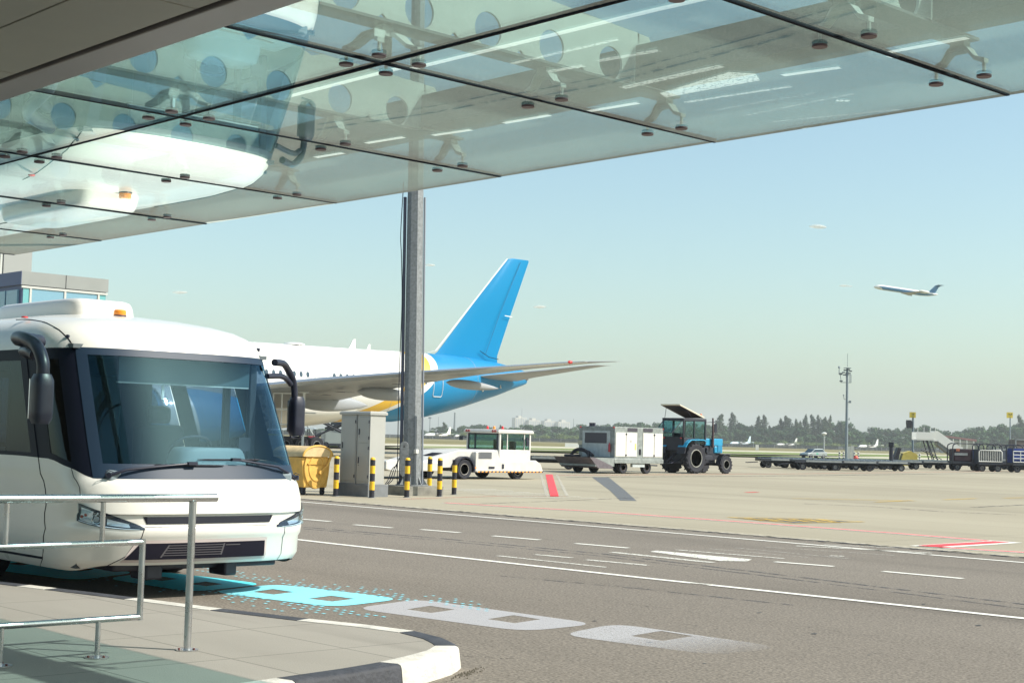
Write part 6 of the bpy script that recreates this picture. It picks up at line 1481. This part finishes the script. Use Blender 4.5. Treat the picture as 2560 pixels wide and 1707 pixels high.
BARK = mat('bark', (.12, .09, .06), .9, var=.3, vs=2)
def crown(seed, kind, n_=1500):
    rd = random.Random(seed); mb = MB(); blobs = []
    if kind == 'poplar':
        for k in range(22):
            z = .10+.9*k/21; r = .15*math.sin(math.pi*min(.97, (z-.02)**.8))**.55; a = rd.uniform(0, 6.3); blobs.append((.05*math.cos(a), .05*math.sin(a), z, r, .09))
    elif kind == 'bush':
        for k in range(12):
            a = rd.uniform(0, 6.3); q = rd.uniform(0, .42); blobs.append((q*math.cos(a), q*math.sin(a), rd.uniform(.2, .62), rd.uniform(.2, .3), rd.uniform(.2, .32)))
    else:
        for k in range(24):
            a = rd.uniform(0, 6.3); z = rd.uniform(.22, .88); lim = .44*math.sin(math.pi*min(.98, max(.08, (z-.06)**.9)))**.7; q = lim*math.sqrt(rd.uniform(.05, 1)); r = rd.uniform(.10, .19)
            blobs.append((q*math.cos(a), q*math.sin(a), z, r, r*rd.uniform(.6, .85)))
    for k in range(n_):
        bx_, by_, bz, r, rz_ = blobs[rd.randrange(len(blobs))]
        d = Vector((rd.gauss(0, 1), rd.gauss(0, 1), rd.gauss(0, 1))).normalized(); q = rd.uniform(.55, 1.06)
        c = Vector((bx_+d.x*r*q, by_+d.y*r*q, bz+d.z*rz_*q)); nrm = (d+Vector((rd.uniform(-.5, .5), rd.uniform(-.5, .5), rd.uniform(-.2, .6)))).normalized()
        a = nrm.orthogonal().normalized(); b_ = nrm.cross(a); t_ = rd.uniform(0, 6.3); a, b_ = a*math.cos(t_)+b_*math.sin(t_), b_*math.cos(t_)-a*math.sin(t_)
        s = rd.uniform(.028, .052) if kind != 'poplar' else rd.uniform(.016, .030)
        mb.add([c-a*s, c-b_*s*.7, c+a*s, c+b_*s*.7], [(0, 1, 2, 3)])
    return mb
protos = {}
for kind, nvar, mt_ in (('broad', 5, LEAF), ('poplar', 3, LEAFP), ('bush', 3, LEAFB)):
    for v in range(nvar):
        t = bpy.data.objects.new('tmp', None)
        cm = crown(v*7+len(kind), kind, 2100 if kind == 'broad' else 1500).build('crown', mt_, None, smooth=0, recalc=False)
        q = MB().cyl((0, 0, 0), (0, 0, .55 if kind != 'poplar' else .85), .022, .008, 7)
        for k in range(4 if kind != 'poplar' else 2): a = k*1.7+v; q.tube([(0, 0, .22+.06*k), (.12*math.cos(a), .12*math.sin(a), .42+.07*k), (.2*math.cos(a), .2*math.sin(a), .55+.06*k)], [.012, .008, .003], 5)
        tm = q.build('trunk', BARK, None)
        protos[(kind, v)] = (cm.data, tm.data); bpy.data.objects.remove(cm, do_unlink=True); bpy.data.objects.remove(tm, do_unlink=True)
rt_ = random.Random(21)
def tree(kind, px, D, h, wid, lab, grp):
    """h = height in metres, wid = crown width in metres"""
    nv = {'broad': 5, 'poplar': 3, 'bush': 3}[kind]; cmesh, tmesh = protos[(kind, rt_.randrange(nv))]
    nm = {'broad': 'broadleaf_tree', 'poplar': 'poplar_tree', 'bush': 'bush'}[kind]
    t = thing(nm, lab, {'broad': 'tree', 'poplar': 'poplar', 'bush': 'bush'}[kind], dp(px, D, -.02), rt_.uniform(0, 6.3), grp)
    wk = {'broad': .95, 'poplar': .34, 'bush': 1.0}[kind]
    for nm2, me in (('crown', cmesh), ('trunk', tmesh)):
        o = bpy.data.objects.new(nm2, me); sc.collection.objects.link(o); o.parent = t
        o.scale = (wid/wk, wid/wk, h) if nm2 == 'crown' else (h*.9, h*.9, h)
    return t
GT = 'distant tree line beyond the airfield'
def hpx(top, px, D): return (1096.3+.0265*(px-1273.6)-top)/FPX*D+EYE
for px, top, w_ in ((1800, 1040, 10), (1832, 1037, 9), (1897, 1044, 7), (1911, 1042, 8), (1950, 1050, 9), (1968, 1044, 11), (1990, 1052, 8), (2001, 1056, 6), (2014, 1043, 8), (2031, 1041, 9), (2046, 1043, 7), (2059, 1048, 8), (2073, 1044, 7), (1111, 1058, 7), (1251, 1064, 4), (2551, 1044, 10), (1925, 1066, 6), (1790, 1058, 9), (1844, 1060, 7), (2566, 1058, 7)):
    lab = 'tall slender dark poplar rising above the tree line between tractor and floodlight mast' if 1780 < px < 2090 else ('pointed dark conifer-like poplar left of the tug cab' if px < 1200 else ('small pointed tree top just left of the apartment towers' if px < 1300 else 'tall dark poplar at the far right behind the container'))
    tree('poplar', px, 1180+rt_.uniform(-15, 15), hpx(top, px, 1180), w_*.95, lab, 'tall poplars in the distant tree line')
prof_ = [(640, 1074), (700, 1074), (800, 1074), (900, 1072), (1060, 1078), (1090, 1074), (1110, 1066), (1140, 1072), (1165, 1064), (1185, 1068), (1205, 1066), (1240, 1074), (1300, 1070), (1340, 1066), (1380, 1070), (1420, 1074), (1450, 1064), (1560, 1062), (1610, 1058), (1680, 1070), (1740, 1066), (1780, 1066), (1820, 1066), (1860, 1062),
         (1900, 1066), (1960, 1072), (2000, 1070), (2040, 1074), (2080, 1062), (2105, 1058), (2125, 1064), (2145, 1084), (2175, 1078), (2205, 1074), (2235, 1078), (2262, 1080), (2285, 1070), (2310, 1070), (2340, 1078), (2375, 1080), (2420, 1080), (2450, 1074), (2475, 1068), (2500, 1072), (2530, 1068), (2600, 1072), (2700, 1066), (2800, 1070)]
def topat(px):
    for a, b in zip(prof_, prof_[1:]):
        if px <= b[0]: return a[1]+(b[1]-a[1])*(px-a[0])/(b[0]-a[0])
    return prof_[-1][1]
def tl(px, row):
    where = 'left of the mast' if px < 1000 else 'behind the tug' if px < 1340 else 'behind the power unit trailer' if px < 1660 else 'behind the tractor' if px < 1900 else 'below the poplars' if px < 2090 else 'right of the floodlight mast' if px < 2260 else 'above the baggage carts'
    return {0: 'rounded blue-green tree of the distant tree line ', 1: 'mid-green leafy tree in front of the tree line ', 2: 'light green bush at the foot of the trees '}[row]+where
px = 660
while px < 2760:
    if not (905 < px < 1040):
        D = rt_.uniform(1180, 1300); h = 1.22*hpx(topat(px)+rt_.uniform(-1.5, 5), px, D); tree('broad', px, D, h, rt_.uniform(14, 21), tl(px, 0), GT)
    px += rt_.uniform(17, 26)
px = 650
while px < 2740:
    if not (905 < px < 1035):
        D = rt_.uniform(1110, 1160); h = 1.2*hpx(topat(px)+rt_.uniform(6, 20), px, D); tree('broad', px, D, h, rt_.uniform(12, 18), tl(px, 1), GT)
    px += rt_.uniform(20, 30)
px = 1045
while px < 2720:
    D = rt_.uniform(1075, 1100); tree('bush', px, D, rt_.uniform(5, 9), rt_.uniform(8, 14), tl(px, 2), 'bushes at the foot of the tree line'); px += rt_.uniform(24, 44)
# the wood carries on outside the picture as one mass
q = MB()
for x0_, x1_ in ((-1500, 600), (2760, 4200)):
    for k in range(120):
        p = dp(rt_.uniform(x0_, x1_), rt_.uniform(1120, 1300)); r_ = rt_.uniform(6, 11); q.lathe([(r_*.4, 0), (r_, 5), (r_*.9, 10), (r_*.4, 15), (.1, 16.5)], (p.x, p.y, 0), 'z', 9)
struct(q.build('woodland', LEAF, smooth=60), 'stuff')

# ================================================================== TERMINAL PIER AT THE LEFT
pc = dp(37, 70); 
pier = thing('terminal_pier', 'glazed end of the terminal pier with pale metal parapet behind the bus roof', 'terminal building', (pc.x, pc.y, 0))
CLAD = mat('cladding_light_grey', (.27, .28, .27), .45, metal=.2, var=.06, vs=.8); CLADD = mat('cladding_blue_grey', (.10, .12, .22), .5)
PG = mat('pier_glass_blue', (.17, .33, .43), .08, coat=.3); PGT = mat('pier_glass_teal', (.14, .38, .40), .15); MUL = mat('mullion_white', (.5, .5, .47), .5)
zt_ = 8.75; W_ = 4.4
MB().box(-9, 0, 0, W_, 8.12, zt_).build('parapet', CLAD, pier, smooth=0)
MB().box(-9, .0, -.02, -.001, 8.12, zt_).build('parapet_side', CLADD, pier, smooth=0)
MB().box(.001, .012, W_*.5-.012, W_*.5+.012, 8.12, zt_).build('parapet_joint', DARK, pier, smooth=0)
MB().box(-8.8, -.08, .08, W_-.08, 0, 8.11).build('wall', CLADD, pier, smooth=0)
for a, b, m_ in ((.12, .42, PGT), (.55, W_*.5-.06, PG), (W_*.5+.06, W_-.55, PG), (W_-.42, W_-.10, PGT)):
    MB().box(-.075, -.05, a, b, 1.0, 7.98).build('window', m_, pier, smooth=0)
for a in (.48, W_*.5, W_-.48): MB().box(-.07, -.01, a-.05, a+.05, .6, 8.08).build('mullion', MUL, pier, smooth=0)
MB().box(-.07, .0, 0.02, W_-.02, 7.98, 8.08).build('mullion', MUL, pier, smooth=0)
for k in range(6): MB().box(-1.5-k*1.3, -.35-k*1.3, -.03, .07, 1, 7.9).build('window', PG, pier, smooth=0)
pc = dp(-10, 95); tw_ = thing('terminal_tower', 'taller white-framed glazed part of the terminal at the left edge', 'terminal building', (pc.x, pc.y, 0))
MB().box(-12, 0, 0, 1.3, 0, 19).box(-12, -.1, 1.3, 1.9, 0, 19).build('wall', mat('tower_cladding', (.30, .31, .30), .6), tw_, smooth=0)
MB().box(-12.2, -.2, -.10, -.02, 0, 19).build('window', PG, tw_, smooth=0)
q = MB()
for k in range(17): q.box(-12.2, -.1, -.2, -.11, 1+k*1.05, 1.12+k*1.05)
for k in range(8): q.box(-1.2-k*1.5, -1.08-k*1.5, -.22, -.12, 0, 19)
q.box(-.1, .05, -.25, -.12, 0, 19); q.build('window_frame', MUL, tw_, smooth=0)

# ================================================================== SMALL CLOUDS (beyond the haze)
cm_ = bpy.data.materials.new('cloud_wisp'); cm_.use_nodes = True; n = cm_.node_tree; n.nodes.clear(); L = n.links.new
o_ = n.nodes.new('ShaderNodeOutputMaterial'); df = n.nodes.new('ShaderNodeBsdfDiffuse'); df.inputs[0].default_value = (.95, .93, .88, 1); tr_ = n.nodes.new('ShaderNodeBsdfTransparent')
lw_ = n.nodes.new('ShaderNodeLayerWeight'); lw_.inputs[0].default_value = .5; iv_ = n.nodes.new('ShaderNodeMath'); iv_.operation = 'SUBTRACT'; iv_.inputs[0].default_value = 1; L(lw_.outputs['Facing'], iv_.inputs[1])
pw_ = n.nodes.new('ShaderNodeMath'); pw_.operation = 'POWER'; pw_.inputs[1].default_value = 2.0; L(iv_.outputs[0], pw_.inputs[0]); ml_ = n.nodes.new('ShaderNodeMath'); ml_.operation = 'MULTIPLY'; ml_.inputs[1].default_value = .32; L(pw_.outputs[0], ml_.inputs[0])
mx_ = n.nodes.new('ShaderNodeMixShader'); L(ml_.outputs[0], mx_.inputs[0]); L(tr_.outputs[0], mx_.inputs[1]); L(df.outputs[0], mx_.inputs[2]); L(mx_.outputs[0], o_.inputs[0])
for px, py, w_ in ((447, 731, 28), (1075, 663, 20), (1350, 767, 26), (2046, 567, 34), (2115, 715, 26)):
    D = 7000; d = fwd+cr*((px-IW/2)/FPX)-cu*((py-IH/2)/FPX); t_ = D/d.dot(Vector((-math.sin(YAW), math.cos(YAW), 0))); c = Vector((0, 0, EYE))+d*t_
    s = w_*D/FPX; q = MB(); rq = random.Random(px)
    for k in range(4): 
        cx_ = rq.uniform(-.45, .45); r_ = rq.uniform(.45, .75)*(1-abs(cx_)); q.lathe([(.01*s, -r_*s), (.14*s*r_, -r_*s*.8), (.26*s*r_, -r_*s*.4), (.30*s*r_, 0), (.24*s*r_, r_*s*.45), (.12*s*r_, r_*s*.85), (.01*s, r_*s)], (cx_*s, rq.uniform(-.1, .1)*s, rq.uniform(-.03, .03)*s), 'x', 16)
    struct(q.build('cloud', cm_, None, loc=c, rz=RT, smooth=180), 'stuff')
# ================================================================== AIR
hz = MB().box(-5200, 3200, -1500, 5200, -1.2, 125).build('haze', [], None, smooth=0)
hm = bpy.data.materials.new('haze_air'); hm.use_nodes = True; hn = hm.node_tree; hn.nodes.clear()
ho = hn.nodes.new('ShaderNodeOutputMaterial'); pv = hn.nodes.new('ShaderNodeVolumePrincipled')
pv.inputs['Color'].default_value = (.90, .94, .95, 1); pv.inputs['Density'].default_value = .00020; pv.inputs['Anisotropy'].default_value = .0
hn.links.new(pv.outputs[0], ho.inputs['Volume']); hz.data.materials.append(hm); struct(hz, 'stuff')
